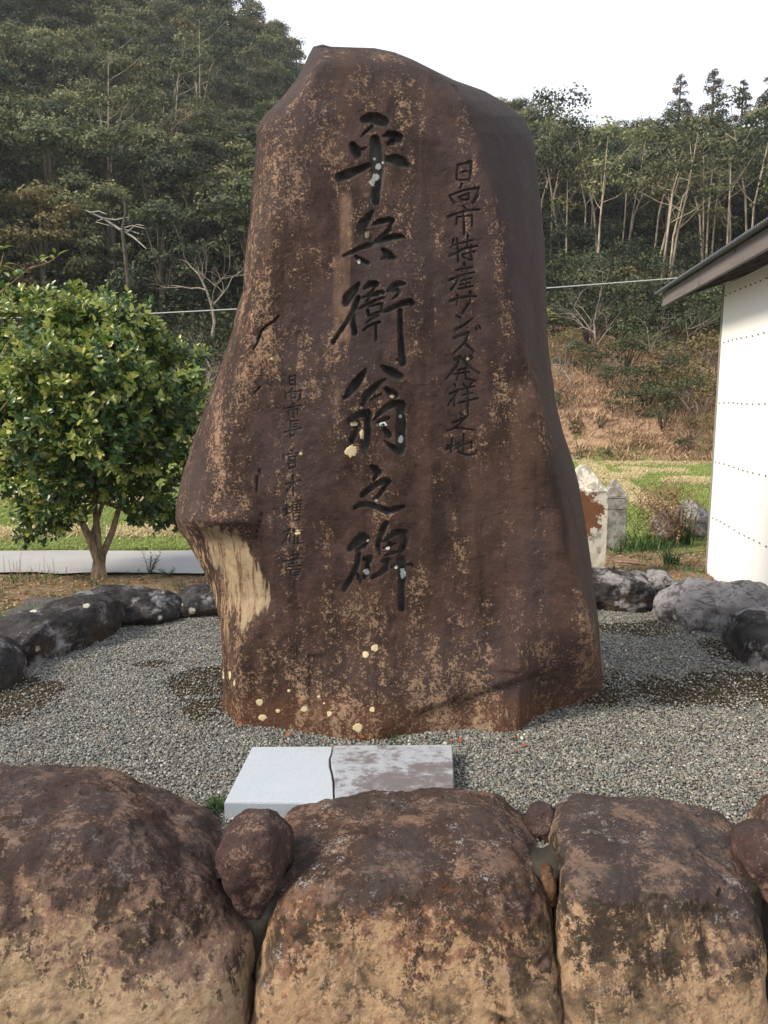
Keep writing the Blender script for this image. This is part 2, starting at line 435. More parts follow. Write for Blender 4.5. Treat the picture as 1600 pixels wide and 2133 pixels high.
RCOL = [
 [(248,88,6),(238,130,8),(240,182,9)],[(245,82,7),(290,68,10),(335,62,16),(338,100,12),(325,190,9)],[(262,130,6),(310,124,6)],[(256,186,6),(312,182,6)],
 [(275,212,9),(262,242,7)],[(188,296,9),(200,315,10),(222,345,12)],[(192,292,8),(300,252,8),(388,240,13),(385,290,12),(352,345,12)],[(250,305,7),(320,278,9),(322,318,8),(276,325,6),(255,306,6)],
 [(285,368,9),(302,386,6)],[(180,440,12),(240,418,9),(320,394,9),(396,390,9)],[(242,440,8),(238,492,8)],[(248,442,6),(345,430,9),(345,500,11)],[(286,400,7),(290,480,8),(290,560,9)],
 [(218,600,9),(200,655,8)],[(215,640,7),(268,622,6)],[(240,590,8),(248,680,9),(250,752,9)],[(190,712,9),(272,675,6)],[(275,622,6),(350,602,7)],[(315,572,8),(312,650,6)],[(262,668,6),(380,642,8)],[(275,702,6),(365,680,7)],[(335,640,7),(342,742,10),(312,732,5)],[(282,712,7),(298,730,7)],
 [(290,762,9),(298,786,6)],[(235,812,6),(350,790,7)],[(270,800,6),(280,825,6)],[(320,795,5),(310,820,5)],[(185,880,9),(270,845,8),(362,826,7)],[(255,858,8),(230,905,8),(198,950,8)],[(302,845,6),(302,932,6)],[(268,885,6),(345,866,6)],[(262,912,5),(332,896,6)],[(250,942,6),(352,920,7)],
 [(193,1028,12),(240,1008,9),(300,995,8),(372,992,9)],[(245,985,9),(240,1052,7)],[(335,960,9),(328,1030,9),(282,1102,7)],
 [(238,1128,8),(262,1140,7)],[(230,1225,11),(285,1195,9),(348,1148,6)],
 [(222,1280,10),(318,1245,10),(305,1300,9),(260,1350,8),(212,1392,6)],[(298,1318,8),(330,1350,10),(358,1378,10)],[(368,1210,8),(380,1226,8)],[(390,1198,7),(404,1216,8)],
 [(228,1430,12),(265,1408,9)],[(262,1410,9),(240,1475,10),(165,1565,8)],[(275,1425,9),(325,1485,11),(395,1530,10)],[(300,1410,7),(295,1440,6)],[(335,1400,8),(320,1440,8),(350,1418,7)],[(242,1505,6),(310,1490,8)],[(222,1532,7),(322,1518,7)],[(258,1508,6),(236,1578,6)],[(300,1498,6),(305,1568,8),(368,1580,9)],
 [(222,1600,8),(232,1620,6)],[(188,1672,8),(252,1640,7),(176,1752,6)],[(222,1680,7),(222,1752,8)],[(282,1600,7),(300,1620,5)],[(348,1590,7),(328,1615,5)],[(268,1640,6),(362,1618,7)],[(280,1680,6),(350,1664,6)],[(252,1732,7),(385,1700,8)],[(315,1622,7),(318,1720,8),(318,1820,7)],
 [(262,1802,7),(282,1822,6)],[(215,1870,8),(305,1830,8)],[(305,1830,8),(250,1885,7),(200,1920,6)],[(172,1925,7),(230,1905,8),(300,1912,8),(362,1920,6)],
 [(170,2052,9),(235,2020,7)],[(206,1982,8),(200,2072,8)],[(178,2035,16),(196,2048,12)],[(235,2045,7),(340,2002,7),(342,2042,8)],[(286,1952,8),(286,2062,7)],[(250,2008,7),(250,2072,9),(310,2096,9),(374,2086,7),(378,2062,5)]]
LCOL = [
 [(368,520,5),(372,576,5)],[(368,515,5),(414,508,6),(412,582,6)],[(380,545,4),(402,542,4)],[(376,576,4),(408,572,4)],
 [(388,604,6),(378,622,4)],[(343,640,6),(340,672,6)],[(343,636,5),(452,618,7),(446,680,7),(430,696,4)],[(380,646,4),(416,640,5),(412,672,5),(380,676,4),(380,646,4)],
 [(396,716,6),(400,730,4)],[(328,752,6),(452,728,5)],[(365,768,5),(365,802,5)],[(365,765,4),(432,754,5),(430,796,5)],[(400,738,4),(400,822,5)],
 [(376,850,5),(376,912,5)],[(378,850,4),(430,840,5)],[(380,872,4),(425,862,4)],[(380,892,4),(425,882,4)],[(328,930,6),(456,896,6)],[(376,915,5),(376,962,6),(400,945,4)],[(395,912,4),(442,952,7)],
 [(385,1064,7),(390,1086,5)],[(320,1100,5),(326,1124,4)],[(326,1096,5),(430,1080,6),(424,1102,4)],[(365,1110,4),(412,1105,5),(406,1136,5),(366,1140,4),(365,1110,4)],[(360,1160,5),(412,1150,6),(410,1186,5),(364,1196,5),(360,1160,4)],
 [(338,1312,6),(450,1284,6)],[(392,1244,7),(394,1320,6),(396,1396,6)],[(390,1300,5),(345,1372,5)],[(400,1300,5),(452,1352,7)],
 [(325,1502,5),(372,1480,5)],[(348,1460,6),(350,1532,5)],[(325,1546,6),(378,1520,4)],[(388,1446,5),(455,1434,6)],[(384,1466,4),(450,1457,5),(448,1502,5),(390,1507,4),(386,1466,4)],[(420,1460,4),(420,1502,4)],[(388,1484,3),(448,1478,3)],[(394,1526,4),(442,1520,5),(440,1576,5),(398,1580,4),(394,1526,4)],[(400,1552,4),(438,1548,4)],
 [(330,1668,5),(374,1640,6),(346,1702,4),(315,1752,4)],[(346,1688,4),(346,1742,5)],[(378,1680,5),(368,1752,5)],[(398,1640,5),(402,1662,4)],[(400,1672,4),(444,1664,4)],[(405,1672,4),(405,1756,5)],[(372,1756,4),(476,1744,6)],[(430,1690,4),(430,1750,4)],[(405,1714,3),(440,1708,3)],
 [(370,1842,5),(432,1830,5),(430,1856,4)],[(320,1886,6),(462,1860,5)],[(368,1902,4),(432,1890,4)],[(398,1808,5),(400,1932,4)],[(345,1926,4),(452,1914,4)],[(375,1946,4),(442,1940,5),(440,1982,5),(378,1986,4),(375,1946,4)],[(380,1966,4),(438,1962,4)]]
CRACKS = [[(290,65,5),(250,105,10),(200,138,9),(160,175,9),(145,220,8),(130,265,5),(100,312,3)],[(150,590,3),(125,615,4),(105,642,2)],
 [(155,1180,3),(130,1260,5),(125,1340,4),(130,1440,2)],[(172,1490,2),(150,1580,4),(125,1650,4),(115,1745,2)]]

def build_monument():
    def lin(a, b, st): return list(np.arange(a, b, st))
    fixed = np.array(lin(585, 640, 1.3) + lin(640, 686, 3.0) + lin(686, 870, 1.25) + lin(870, 926, 3.5) + lin(926, 1012, 1.25) + [1012.0])
    ys = np.array(lin(97, 226, 3) + lin(226, 1286, 1.35) + lin(1286, 1600, 3.2))
    nl, nr, nbk = 66, 60, 34
    tl = np.linspace(0, 1, nl, endpoint=False); tl = tl ** 1.35
    tr = np.linspace(0, 1, nr + 1)[1:]; tr = 1 - (1 - tr) ** 1.35
    X = []
    for y in ys:
        L, R = pool(y, LEFT), pool(y, RIGHT)
        a, b = max(585, L + 12), min(1012, R - 12)
        a = min(a, (L + R) / 2); b = max(b, (L + R) / 2)
        wgt = max(sstep(226, 150, y), sstep(1420, 1520, y)) if True else 0
        a2 = (1 - wgt) * a + wgt * (L + .25 * (R - L)); b2 = (1 - wgt) * b + wgt * (L + .8 * (R - L))
        fx = a2 + (fixed - 585) / (1012 - 585) * (b2 - a2)
        X.append(np.concatenate([L + (a2 - L) * tl, fx, b2 + (R - b2) * tr]))
    X = np.array(X); ny, nx = X.shape
    Yp = np.repeat(ys[:, None], nx, 1)
    L = pool(ys, LEFT)[:, None]; R = pool(ys, RIGHT)[:, None]
    cl = pool(ys, CREASE_L)[:, None]; cr = pool(ys, CREASE_R)[:, None]
    # smooth outline jitter
    jit = fbm(np.stack([ys * 0 + 3.1, ys * .02, ys * 0], -1), 1.0, 4, 5)[:, None] * 3.0
    edge = 1 - np.minimum(1, (X - L) / 60.0); X = X + edge * jit * .5
    base = pool(X.ravel(), [(p[0], float(ground(p[0], p[1])[1])) for p in CONTACT]).reshape(X.shape)
    sm = sstep(1540, 1300, Yp)
    flat = 3.36 + (X - 820) * 0.00004
    D = base * (1 - sm) + flat * sm
    D = D + (1540 - Yp) / 1440 * 0.20                      # the face leans back a little
    tL = np.clip((cl - X) / np.maximum(cl - L, 1), 0, 1)
    FL = pool(ys, [(97, .12), (250, .20), (600, .22), (900, .30), (1080, .34), (1300, .2), (1500, .05)])[:, None]
    fallL = FL * (.45 * tL ** 1.5 + .55 * (1 - np.sqrt(np.clip(1 - tL ** 2.2, 0, 1))))
    tR = np.clip((X - cr + 6) / np.maximum(R - cr + 6, 1), 0, 1)
    FR = pool(ys, [(97, .2), (250, .42), (700, .42), (900, .28), (1300, .16), (1500, .08)])[:, None]
    fallR = FR * (.7 * tR ** 1.35 + .3 * (1 - np.sqrt(np.clip(1 - tR ** 2.4, 0, 1))))
    # general rounding at both silhouettes
    w_ = np.maximum(R - L, 1)
    eR = np.clip(1 - (R - X) / 34.0, 0, 1); eL = np.clip(1 - (X - L) / 30.0, 0, 1)
    D = D + fallL + fallR + .06 * (1 - np.sqrt(1 - eR ** 2 * .999)) + .05 * (1 - np.sqrt(1 - eL ** 2 * .999))
    # top rounding, measured down from the top edge
    topy = pool(X.ravel(), [(600, 190), (632, 137), (654, 97), (740, 97), (820, 108), (860, 124), (904, 146), (947, 167), (1009, 189), (1048, 211), (1087, 242), (1109, 277)]).reshape(X.shape)
    dt = np.clip(1 - (Yp - topy) / 46.0, 0, 1)
    D = D + .10 * dt ** 2 + 0.05 * np.clip(1 - (Yp - topy) / 150.0, 0, 1) ** 1.5
    # shoulder: bulge above the undercut on the left, scooped below it
    scoop = np.exp(-((X - 470 - (Yp - 1180) * .25) / 62) ** 2) * sstep(1085, 1130, Yp) * sstep(1330, 1230, Yp)
    D = D + .055 * scoop
    lip = np.exp(-((Yp - 1086 + (X - 420) * .02) / 26) ** 2) * sstep(560, 470, X)
    D = D - .045 * lip
    # scar on the right flank with its bowl
    bowl = np.exp(-(((X - 1100) / 36) ** 2 + ((Yp - 770) / 52) ** 2) * 1.3)
    D = D + .05 * bowl
    # rectangular shallow patch low on the face
    pr = sstep(640, 646, X) * sstep(680, 674, X) * sstep(1362, 1368, Yp) * sstep(1520, 1420, Yp)
    D = D + .010 * pr
    # chipped foot: fold line low on the right
    foldy = 1440 + (1020 - X) * .32
    fold = sstep(-14, 6, Yp - foldy) * sstep(820, 900, X) * sstep(1215, 1150, X)
    D = D + .022 * fold
    foldy2 = 1400 + (X - 1060) * .12
    D = D + .012 * sstep(-6, 4, Yp - foldy2) * sstep(1020, 1060, X) * sstep(1200, 1150, X)
    P0 = at(X, Yp, D)
    q = P0.copy(); q[..., 2] *= 0.55
    n = .020 * fbm(q, 2.0, 3, 11) + .0032 * fbm(P0, 8, 3, 21) + .0006 * fbm(P0, 38, 3, 31, .6)
    ribs = np.sin((X - L + (Yp - 1100) * -.04) / np.maximum(cl - L, 20) * 46 + 2.2 * fbm(P0, 6, 2, 41))
    ribm = sstep(1088, 1112, Yp) * sstep(1420, 1240, Yp) * sstep(.28, .55, tL)
    n = n + .0045 * ribs * ribm
    # hollows and pits
    pits = fbm(P0, 22, 3, 51); n = n + .002 * sstep(.35, .8, pits)
    # carve
    def field(strokes, Z, smin=0):
        sd = np.full(X.shape, 1e3)
        s, x0, y0 = Z
        for st in strokes:
            pts = [(x0 + a / s, y0 + b / s, r / s) for a, b, r in st]
            for (ax, ay, ar), (bx, by, br) in zip(pts[:-1], pts[1:]):
                pad = max(ar, br) + 9
                r0, r1 = np.searchsorted(ys, [min(ay, by) - pad, max(ay, by) + pad])
                if r1 <= r0: continue
                xs = X[r0:r1]; yy = Yp[r0:r1]
                dx, dy = bx - ax, by - ay
                t = np.clip(((xs - ax) * dx + (yy - ay) * dy) / (dx * dx + dy * dy + 1e-6), 0, 1)
                d = np.hypot(xs - ax - t * dx, yy - ay - t * dy) - (ar + (br - ar) * t)
                sd[r0:r1] = np.minimum(sd[r0:r1], d)
        return sd
    sdb = np.minimum(field(BIG1, Z1), field(BIG2, Z2))
    wob = fbm(P0, 55, 2, 61) * .45
    sdb = sdb + wob
    gb = sstep(.5, -1.2, sdb)
    depth = np.where(sdb < 0, np.minimum(.034, .0065 + .0034 * (-sdb)) * sstep(.6, -1.4, sdb), 0.0)
    sdr = field(RCOL, Z4) + wob * .4
    gr = sstep(.6, -.9, sdr)
    depth = np.maximum(depth, .012 * sstep(.9, -2.2, sdr))
    sdl = field(LCOL, Z3) + wob * .2 - .25
    gl = sstep(.7, -.6, sdl)
    depth = np.maximum(depth, .0055 * sstep(.9, -1.2, sdl))
    sdc = field(CRACKS, Z3)
    gcr = sstep(1.4, -.6, sdc)
    depth = np.maximum(depth, .010 * sstep(1.2, -1.2, sdc))
    D = D + n + depth
    P = at(X, Yp, D)
    # masks for the weathering and for the painted sheen and flank shade
    tx = X
    rb = pool(ys, [(1080, 470), (1103, 497), (1130, 517), (1149, 530), (1180, 546), (1203, 558), (1230, 571), (1250, 577), (1270, 566), (1292, 548), (1320, 520), (1380, 490), (1450, 480)])[:, None]
    lb = L + pool(ys, [(1080, 45), (1120, 34), (1200, 20), (1300, 14), (1450, 6)])[:, None]
    core = np.minimum.reduce([(rb - X) / 26, (X - lb) / 30, (Yp - 1086) / 34])
    pale = (.36 + .62 * np.clip(core, 0, 1)) * sstep(-.12, .10, core) * (1 - .62 * sstep(1240, 1330, Yp)) * (1 - .5 * sstep(1380, 1470, Yp))
    pale = pale * (1 - .18 * np.exp(-((X - 470 - (Yp - 1100) * .12) / 14) ** 2))
    pale = np.maximum(pale, .30 * sstep(0, 5, np.minimum.reduce([X - 643, 675 - X, Yp - 1363, (1500 - Yp) * .08])) * sstep(1470, 1380, Yp))
    pale = np.maximum(pale, .55 * sstep(0, 30, np.minimum.reduce([(X - 990), (1095 - X), Yp - 1455 + np.abs(X - 1060) * .25])))
    tan = np.zeros_like(X)
    def band(x0, x1, y0, y1, a, soft=9):
        return a * sstep(-soft, soft, np.minimum(X - x0, x1 - X)) * sstep(-25, 25, np.minimum(Yp - y0, y1 - Yp))
    for b_ in [(702, 740, 395, 550, .75, 14), (690, 735, 520, 720, .75), (690, 712, 690, 1060, .5), (790, 865, 150, 640, .36), (742, 865, 400, 640, .3), (845, 862, 300, 760, .3),
               (925, 945, 450, 560, .5), (612, 628, 1185, 1260, .6), (645, 674, 1385, 1520, .62, 5), (590, 640, 690, 800, .4), (585, 600, 250, 470, .4), (690, 860, 1290, 1330, .2),
               (790, 830, 1370, 1500, .42), (822, 836, 1260, 1330, .4), (650, 700, 950, 1300, .26), (725, 790, 1180, 1290, .3)]:
        tan = np.maximum(tan, band(*b_))
    fleck = .25 + .9 * np.exp(-((X - cl + 6) / 30) ** 2) * sstep(300, 480, Yp) * sstep(1130, 1060, Yp)
    fleck += .5 * sstep(1300, 1420, Yp) * sstep(1120, 1000, X) + .55 * np.exp(-((X - cr) / 45) ** 2) * sstep(1000, 1200, Yp) + .3 * sstep(1240, 1300, Yp)
    fleck += .55 * np.exp(-((X - cr + 14) / 18) ** 2) * sstep(300, 420, Yp) * sstep(760, 700, Yp)
    fleck -= .7 * sstep(cr - 4, cr + 10, X) * sstep(1300, 1200, Yp) + .5 * sstep(870, 900, X) * sstep(960, 930, X) * sstep(900, 700, Yp)
    fleck -= .45 * sstep(880, 1000, X) * sstep(950, 1000, Yp) * sstep(1240, 1200, Yp)
    fleck += .25 * sstep(1050, 600, Yp) * sstep(880, 840, X)
    grey = .55 * sstep(330, 110, Yp) + .72 * sstep(cr - 8, cr + 16, X) * sstep(1420, 1300, Yp) + .4 * sstep(.35, .9, tL) * sstep(1080, 1030, Yp)
    rust = .9 * sstep(1440, 1530, Yp + np.abs(X - 900) * .06) + .35 * sstep(900, 1300, Yp) + .15
    groove = np.maximum(np.maximum(gb * sstep(1.2, -3.2, sdb), gr * .8), gl * .95)
    crack = np.maximum(gcr, .5 * np.exp(-((Yp - foldy + 2) / 2.2) ** 2) * sstep(840, 900, X) * sstep(1200, 1150, X))
    rib = ribm * (1 - pale * .6)
    # back surface
    tb = np.linspace(0, 1, nbk + 2)[1:-1]
    Db0, Db1 = D[:, -1][:, None], D[:, 0][:, None]
    T = pool(ys, [(97, .12), (200, .32), (600, .5), (1200, .62), (1600, .6)])[:, None]
    Xb = R + (L - R) * tb[None] ** 1.0 + 0 * T
    inset = np.minimum(1, np.sin(tb * pi) * 3)[None]
    Xb = Xb + ((L + R) / 2 - Xb) * .05 * inset
    Db = Db0 + (Db1 - Db0) * tb[None] + (T - .1) * np.clip(np.sin(tb * pi), 0, 1)[None] ** .55 + .03
    Pb = at(Xb, np.repeat(ys[:, None], nbk, 1), Db)
    Pb = Pb + .02 * fbm(Pb, 2.5, 4, 71)[..., None] * np.array([0, 1, 0]) * inset[..., None]
    ALL = np.concatenate([P, Pb], 1)
    w2 = ALL.shape[1]
    idx = np.arange(ny * w2).reshape(ny, w2)
    a = idx[:-1]; b = np.roll(a, -1, 1); c = np.roll(idx[1:], -1, 1); d = idx[1:]
    Q = np.stack([a, d, c, b], -1).reshape(-1, 4)
    V = ALL.reshape(-1, 3)
    topc = ALL[0].mean(0) + np.array([0, 0, .01])
    V = np.vstack([V, topc])
    ti = len(V) - 1
    i = np.arange(w2)
    T3 = np.stack([i, (i + 1) % w2, np.full(w2, ti)], -1)
    org = np.array([at(855, 1540, 3.7)[0], 3.7, 0.0])
    def ext(a_):
        return np.concatenate([np.concatenate([a_, np.zeros((ny, nbk))], 1).ravel(), [0.0]])
    at_ = dict(pale=ext(pale), tan=ext(tan), fleck=ext(fleck), grey=ext(grey), rust=ext(rust), groove=ext(groove), crack=ext(crack), rib=ext(rib))
    me = make_mesh('monument_stone', V - org, [Q, T3], MAT_STONE, True, at_)
    root = empty('inscribed_monument', tuple(org))
    tag(root, 'tall dark brown natural stone monument carved with Japanese characters', 'monument')
    body = link('stone_body', me, root)
    # lichen rosettes lying on the face: small irregular discs that follow it
    spots = [(732, 940, 12.5, 12.5, 0), (781, 1350, 7.5, 7.5, 0), (762, 1364, 6.5, 6.8, 0), (541, 1463, 8, 7, 0), (634, 1477, 7, 6, 0), (686, 1487, 5.5, 5.5, 0),
             (745, 1516, 10.5, 9.5, 0), (776, 1478, 5.5, 5.5, 0), (579, 1481, 5, 4.5, 0), (547, 1495, 9, 6.5, 0), (664, 1451, 3.5, 3, 0), (602, 1439, 3.3, 3, 0), (479, 1406, 2.8, 9, 0), (465, 1405, 2, 11, 0), (488, 1423, 2, 7, 0),
             (620, 1109, 6, 6, 0), (566, 747, 3, 3.4, 0), (788, 347, 6.5, 7, 1), (783, 369, 7.5, 8, 1), (776, 380, 5, 9, 1), (780, 331, 3, 3, 1), (797, 339, 2.5, 2.8, 1),
             (765, 488, 5.5, 7, 0), (738, 882, 9, 5, 0), (754, 905, 4.5, 11, 0), (798, 884, 8, 5, 1), (835, 915, 5.5, 8, 1), (834, 867, 3.5, 3.5, 1), (817, 825, 5, 3.5, 0),
             (783, 1042, 3.5, 3, 1), (808, 1142, 4.5, 4.3, 1), (766, 1126, 2.5, 3.5, 0), (763, 1191, 6, 6, 1), (825, 1181, 3.5, 4, 1), (839, 1194, 5.5, 11, 1), (627, 945, 3.5, 3.5, 0), (675, 1465, 2.2, 2.2, 0),
             (975, 748, 3, 3.5, 0), (748, 545, 3, 6, 1)]
    r2 = np.random.default_rng(5)
    for k, (sx, sy, rx, ry, g) in enumerate(spots):
        na = 26
        th = np.arange(na) * 2 * pi / na
        rr = 1 + .05 * np.sin(th * 3 + r2.uniform(0, 6)) + .04 * np.sin(th * 5 + r2.uniform(0, 6)) + r2.uniform(-.16, .16, na)
        V = []
        for ring in (0, .55, .9, 1.04):
            px = sx + rx * ring * rr * np.cos(th); py = sy + ry * ring * rr * np.sin(th)
            if ring == 0: px, py = px[:1], py[:1]
            ri = np.clip(np.searchsorted(ys, py), 0, ny - 1)
            dd = np.array([np.interp(x, X[i], D[i]) for x, i in zip(px, ri)])
            lift = {0: .0014, .55: .0012, .9: .0016, 1.04: -.0012}[ring]
            V.append(at(px, py, dd - lift))
        V = np.concatenate(V) - org
        T3 = [[0, 1 + (i + 1) % na, 1 + i] for i in range(na)]
        Q = [[1 + r * na + i, 1 + r * na + (i + 1) % na, 1 + (r + 1) * na + (i + 1) % na, 1 + (r + 1) * na + i] for r in range(2) for i in range(na)]
        link('lichen_spot', make_mesh('lichen_spot', V, [np.array(Q), np.array(T3)], MAT_GREY_LICHEN if g else MAT_PALE_LICHEN, True), root)
    return root
MONUMENT = build_monument()
# ================================================================== MATERIALS: rocks and ground
def boulder_material(name, zt, dark=(0.058, 0.034, 0.028), mid=(0.155, 0.078, 0.050), pale=(0.40, 0.245, 0.125), amt=1.0, white=.5, crust=1.0, wav=.5):
    m = M(name, .8, .25)
    off = m.vscale((7.3, 3.1, 5.7), m.oi.outputs['Random'])
    v = m.vadd(m.tc.outputs['Object'], off)
    wz = m.xyz(m.geo.outputs['Position'])[2]
    nz = m.xyz(m.geo.outputs['Normal'])[2]
    big = m.noise(2.6, 4, .6, v)
    med = m.noise(9, 7, .68, v)
    fine = m.noise(45, 8, .74, v, .4)
    grit = m.noise(130, 5, .75, v)
    hgt = m.math('ADD', m.math('SUBTRACT', wz, zt), m.math('MULTIPLY', m.math('SUBTRACT', big, .5), -wav))
    hgt = m.math('ADD', hgt, m.math('MULTIPLY', m.math('SUBTRACT', med, .5), -.80))
    hgt = m.math('ADD', hgt, m.math('MULTIPLY', m.step(nz, .10, .75), .24))
    rag = m.math('ADD', hgt, m.math('MULTIPLY', m.math('SUBTRACT', fine, .5), .85))
    c = m.mix(m.step(med, .36, .64), dark, tuple(x * 1.55 for x in dark))
    # pinkish tan grains, thicker lower down
    fl = m.math('ADD', m.math('MULTIPLY', m.math('SUBTRACT', med, .5), .55), m.math('ADD', m.math('MULTIPLY', fine, .6), m.math('MULTIPLY', grit, .4)))
    fl = m.math('ADD', fl, m.math('MULTIPLY', m.step(hgt, .30, .0), .055))
    c = m.mix(m.math('MULTIPLY', m.step(fl, .548, .590), .74), c, m.mix(m.noise(5, 3, .5, v), (0.29, 0.165, 0.12), (0.32, 0.235, 0.18)))
    c = m.mix(m.math('MULTIPLY', m.step(rag, .08, -.12), .85 * amt), c, m.mix(m.step(fine, .38, .62), mid, tuple(min(.5, x * 2.0) for x in mid)))
    palec = m.mix(m.noise(6, 5, .65, v), tuple(x * .72 for x in pale), tuple(min(.62, x * 1.18) for x in pale))
    palec = m.mix(m.math('MULTIPLY', m.step(m.noise(18, 6, .72, v), .54, .66), .7), palec, (0.27, 0.14, 0.08))
    palec = m.mix(m.math('MULTIPLY', m.step(grit, .56, .68), .4), palec, (0.20, 0.12, 0.065))
    c = m.mix(m.step(rag, -.10, -.19), c, palec) if amt > .9 else c
    bk = m.noise(5.2, 8, .74, m.scale((1.3, 1.3, .55), v), .6)
    zone = m.math('MULTIPLY', m.math('MULTIPLY', m.step(hgt, -.50, -.16), m.step(hgt, .10, .0)), m.math('MULTIPLY', m.step(nz, .80, .50), m.step(wz, .30, .22)))
    bkm = m.math('MULTIPLY', m.step(m.math('ADD', bk, m.math('MULTIPLY', m.math('SUBTRACT', m.math('ADD', m.math('MULTIPLY', fine, .5), m.math('MULTIPLY', grit, .5)), .5), .65)), .575 - .045 * crust, .625 - .045 * crust), zone)
    c = m.mix(m.math('MULTIPLY', bkm, .88), c, (0.030, 0.023, 0.016))
    wl = m.math('ADD', m.math('MULTIPLY', m.noise(11, 8, .75, v, .3), .62), m.math('MULTIPLY', grit, .38))
    wm = m.math('MULTIPLY', m.step(wl, .560, .60), m.step(nz, .15, .7))
    c = m.mix(m.math('MULTIPLY', wm, white), c, (0.42, 0.39, 0.38))
    c = m.mix(m.math('MULTIPLY', m.math('MULTIPLY', m.step(nz, .3, .95), m.step(m.noise(4, 6, .65, v), .40, .62)), .55), c, (0.072, 0.064, 0.066))
    pit = m.step(m.noise(30, 3, .55, v), .36, .27)
    c = m.mix(m.math('MULTIPLY', pit, .75), c, (0.045, 0.028, 0.018))
    h = m.math('SUBTRACT', m.math('ADD', m.math('MULTIPLY', m.noise(14, 10, .74, v), 2.0), fine), m.math('MULTIPLY', pit, .8))
    return m.done(c, m.bump(grit, .004, 1.0, m.bump(h, .020, 1.0)))
MAT_B1 = boulder_material('brown_boulder_pale_foot', .235, mid=(0.19, 0.115, 0.082), pale=(0.54, 0.385, 0.245), wav=.28, white=.4, crust=1.9)
MAT_B2 = boulder_material('rust_boulder_mottled', .215, (0.058, 0.034, 0.026), (0.19, 0.095, 0.052), (0.56, 0.365, 0.22), 1.0, 1.0, 2.1, .6)
MAT_B3 = boulder_material('grey_brown_boulder', .225, (0.058, 0.042, 0.040), (0.165, 0.110, 0.080), (0.56, 0.37, 0.23), 1.0, .8, 2.5, .5)
MAT_B4 = boulder_material('brown_filler_stone', -.25, (0.062, 0.036, 0.032), (0.14, 0.07, 0.05), (0.3, 0.18, 0.1), .8, .2)
def lichen_rock(name, dark=(0.017, 0.016, 0.017), spots=1.0, grey=.2, sc=10.0):
    m = M(name, .85, .2)
    off = m.vscale((9.3, 4.1, 2.7), m.oi.outputs['Random'])
    v = m.vadd(m.obj, off)
    nz = m.xyz(m.geo.outputs['Normal'])[2]
    med = m.noise(10, 7, .7, v)
    c = m.mix(m.step(med, .35, .7), dark, tuple(x * 3.0 for x in dark))
    lowb = m.noise(5, 6, .7, v)
    c = m.mix(m.math('MULTIPLY', m.step(m.math('SUBTRACT', lowb, m.math('MULTIPLY', nz, .22)), .44, .6), .7), c, (0.075, 0.052, 0.036))
    gl = m.math('ADD', m.noise(4.5, 8, .72, v), m.math('MULTIPLY', nz, .06))
    c = m.mix(m.math('MULTIPLY', m.step(gl, .60 - grey * .35, .72 - grey * .3), .85), c, m.mix(m.noise(30, 5, .7, v), (0.14, 0.14, 0.15), (0.36, 0.35, 0.36)))
    vv = m.vadd(v, m.vscale(m.noise(25, 3, .6, v, 0, True), .02))
    vd = m.voro(sc, vv); vc = m.xyz(m.voro(sc, vv, out='Color'))[0]
    rad = m.math('MULTIPLY', m.math('SUBTRACT', vc, .40), .50)
    ring = m.step(m.math('SUBTRACT', m.math('ADD', rad, m.math('MULTIPLY', m.math('SUBTRACT', m.noise(40, 6, .75, v), .5), .40)), vd), 0, .05)
    c = m.mix(m.math('MULTIPLY', ring, spots), c, m.mix(m.noise(60, 3, .5, v), (0.38, 0.38, 0.27), (0.52, 0.50, 0.42)))
    wv_ = m.noise(8, 7, .7, m.scale((1, 1, 2.6), v), 1.2)
    c = m.mix(m.math('MULTIPLY', m.step(wv_, .54, .60), .75), c, dark)
    sp = m.step(m.noise(60, 3, .7, v), .66, .72)
    c = m.mix(m.math('MULTIPLY', sp, .7), c, (0.36, 0.36, 0.34))
    return m.done(c, m.bump(m.noise(22, 10, .72, v), .014, .9))
MAT_R1 = lichen_rock('black_lichen_rock')
MAT_R2 = lichen_rock('grey_lichen_rock', (0.040, 0.038, 0.040), .6, .66, 12.0)
MAT_R3 = lichen_rock('black_white_lichen_rock', (0.013, 0.013, 0.014), 1.0, .30, 8.0)

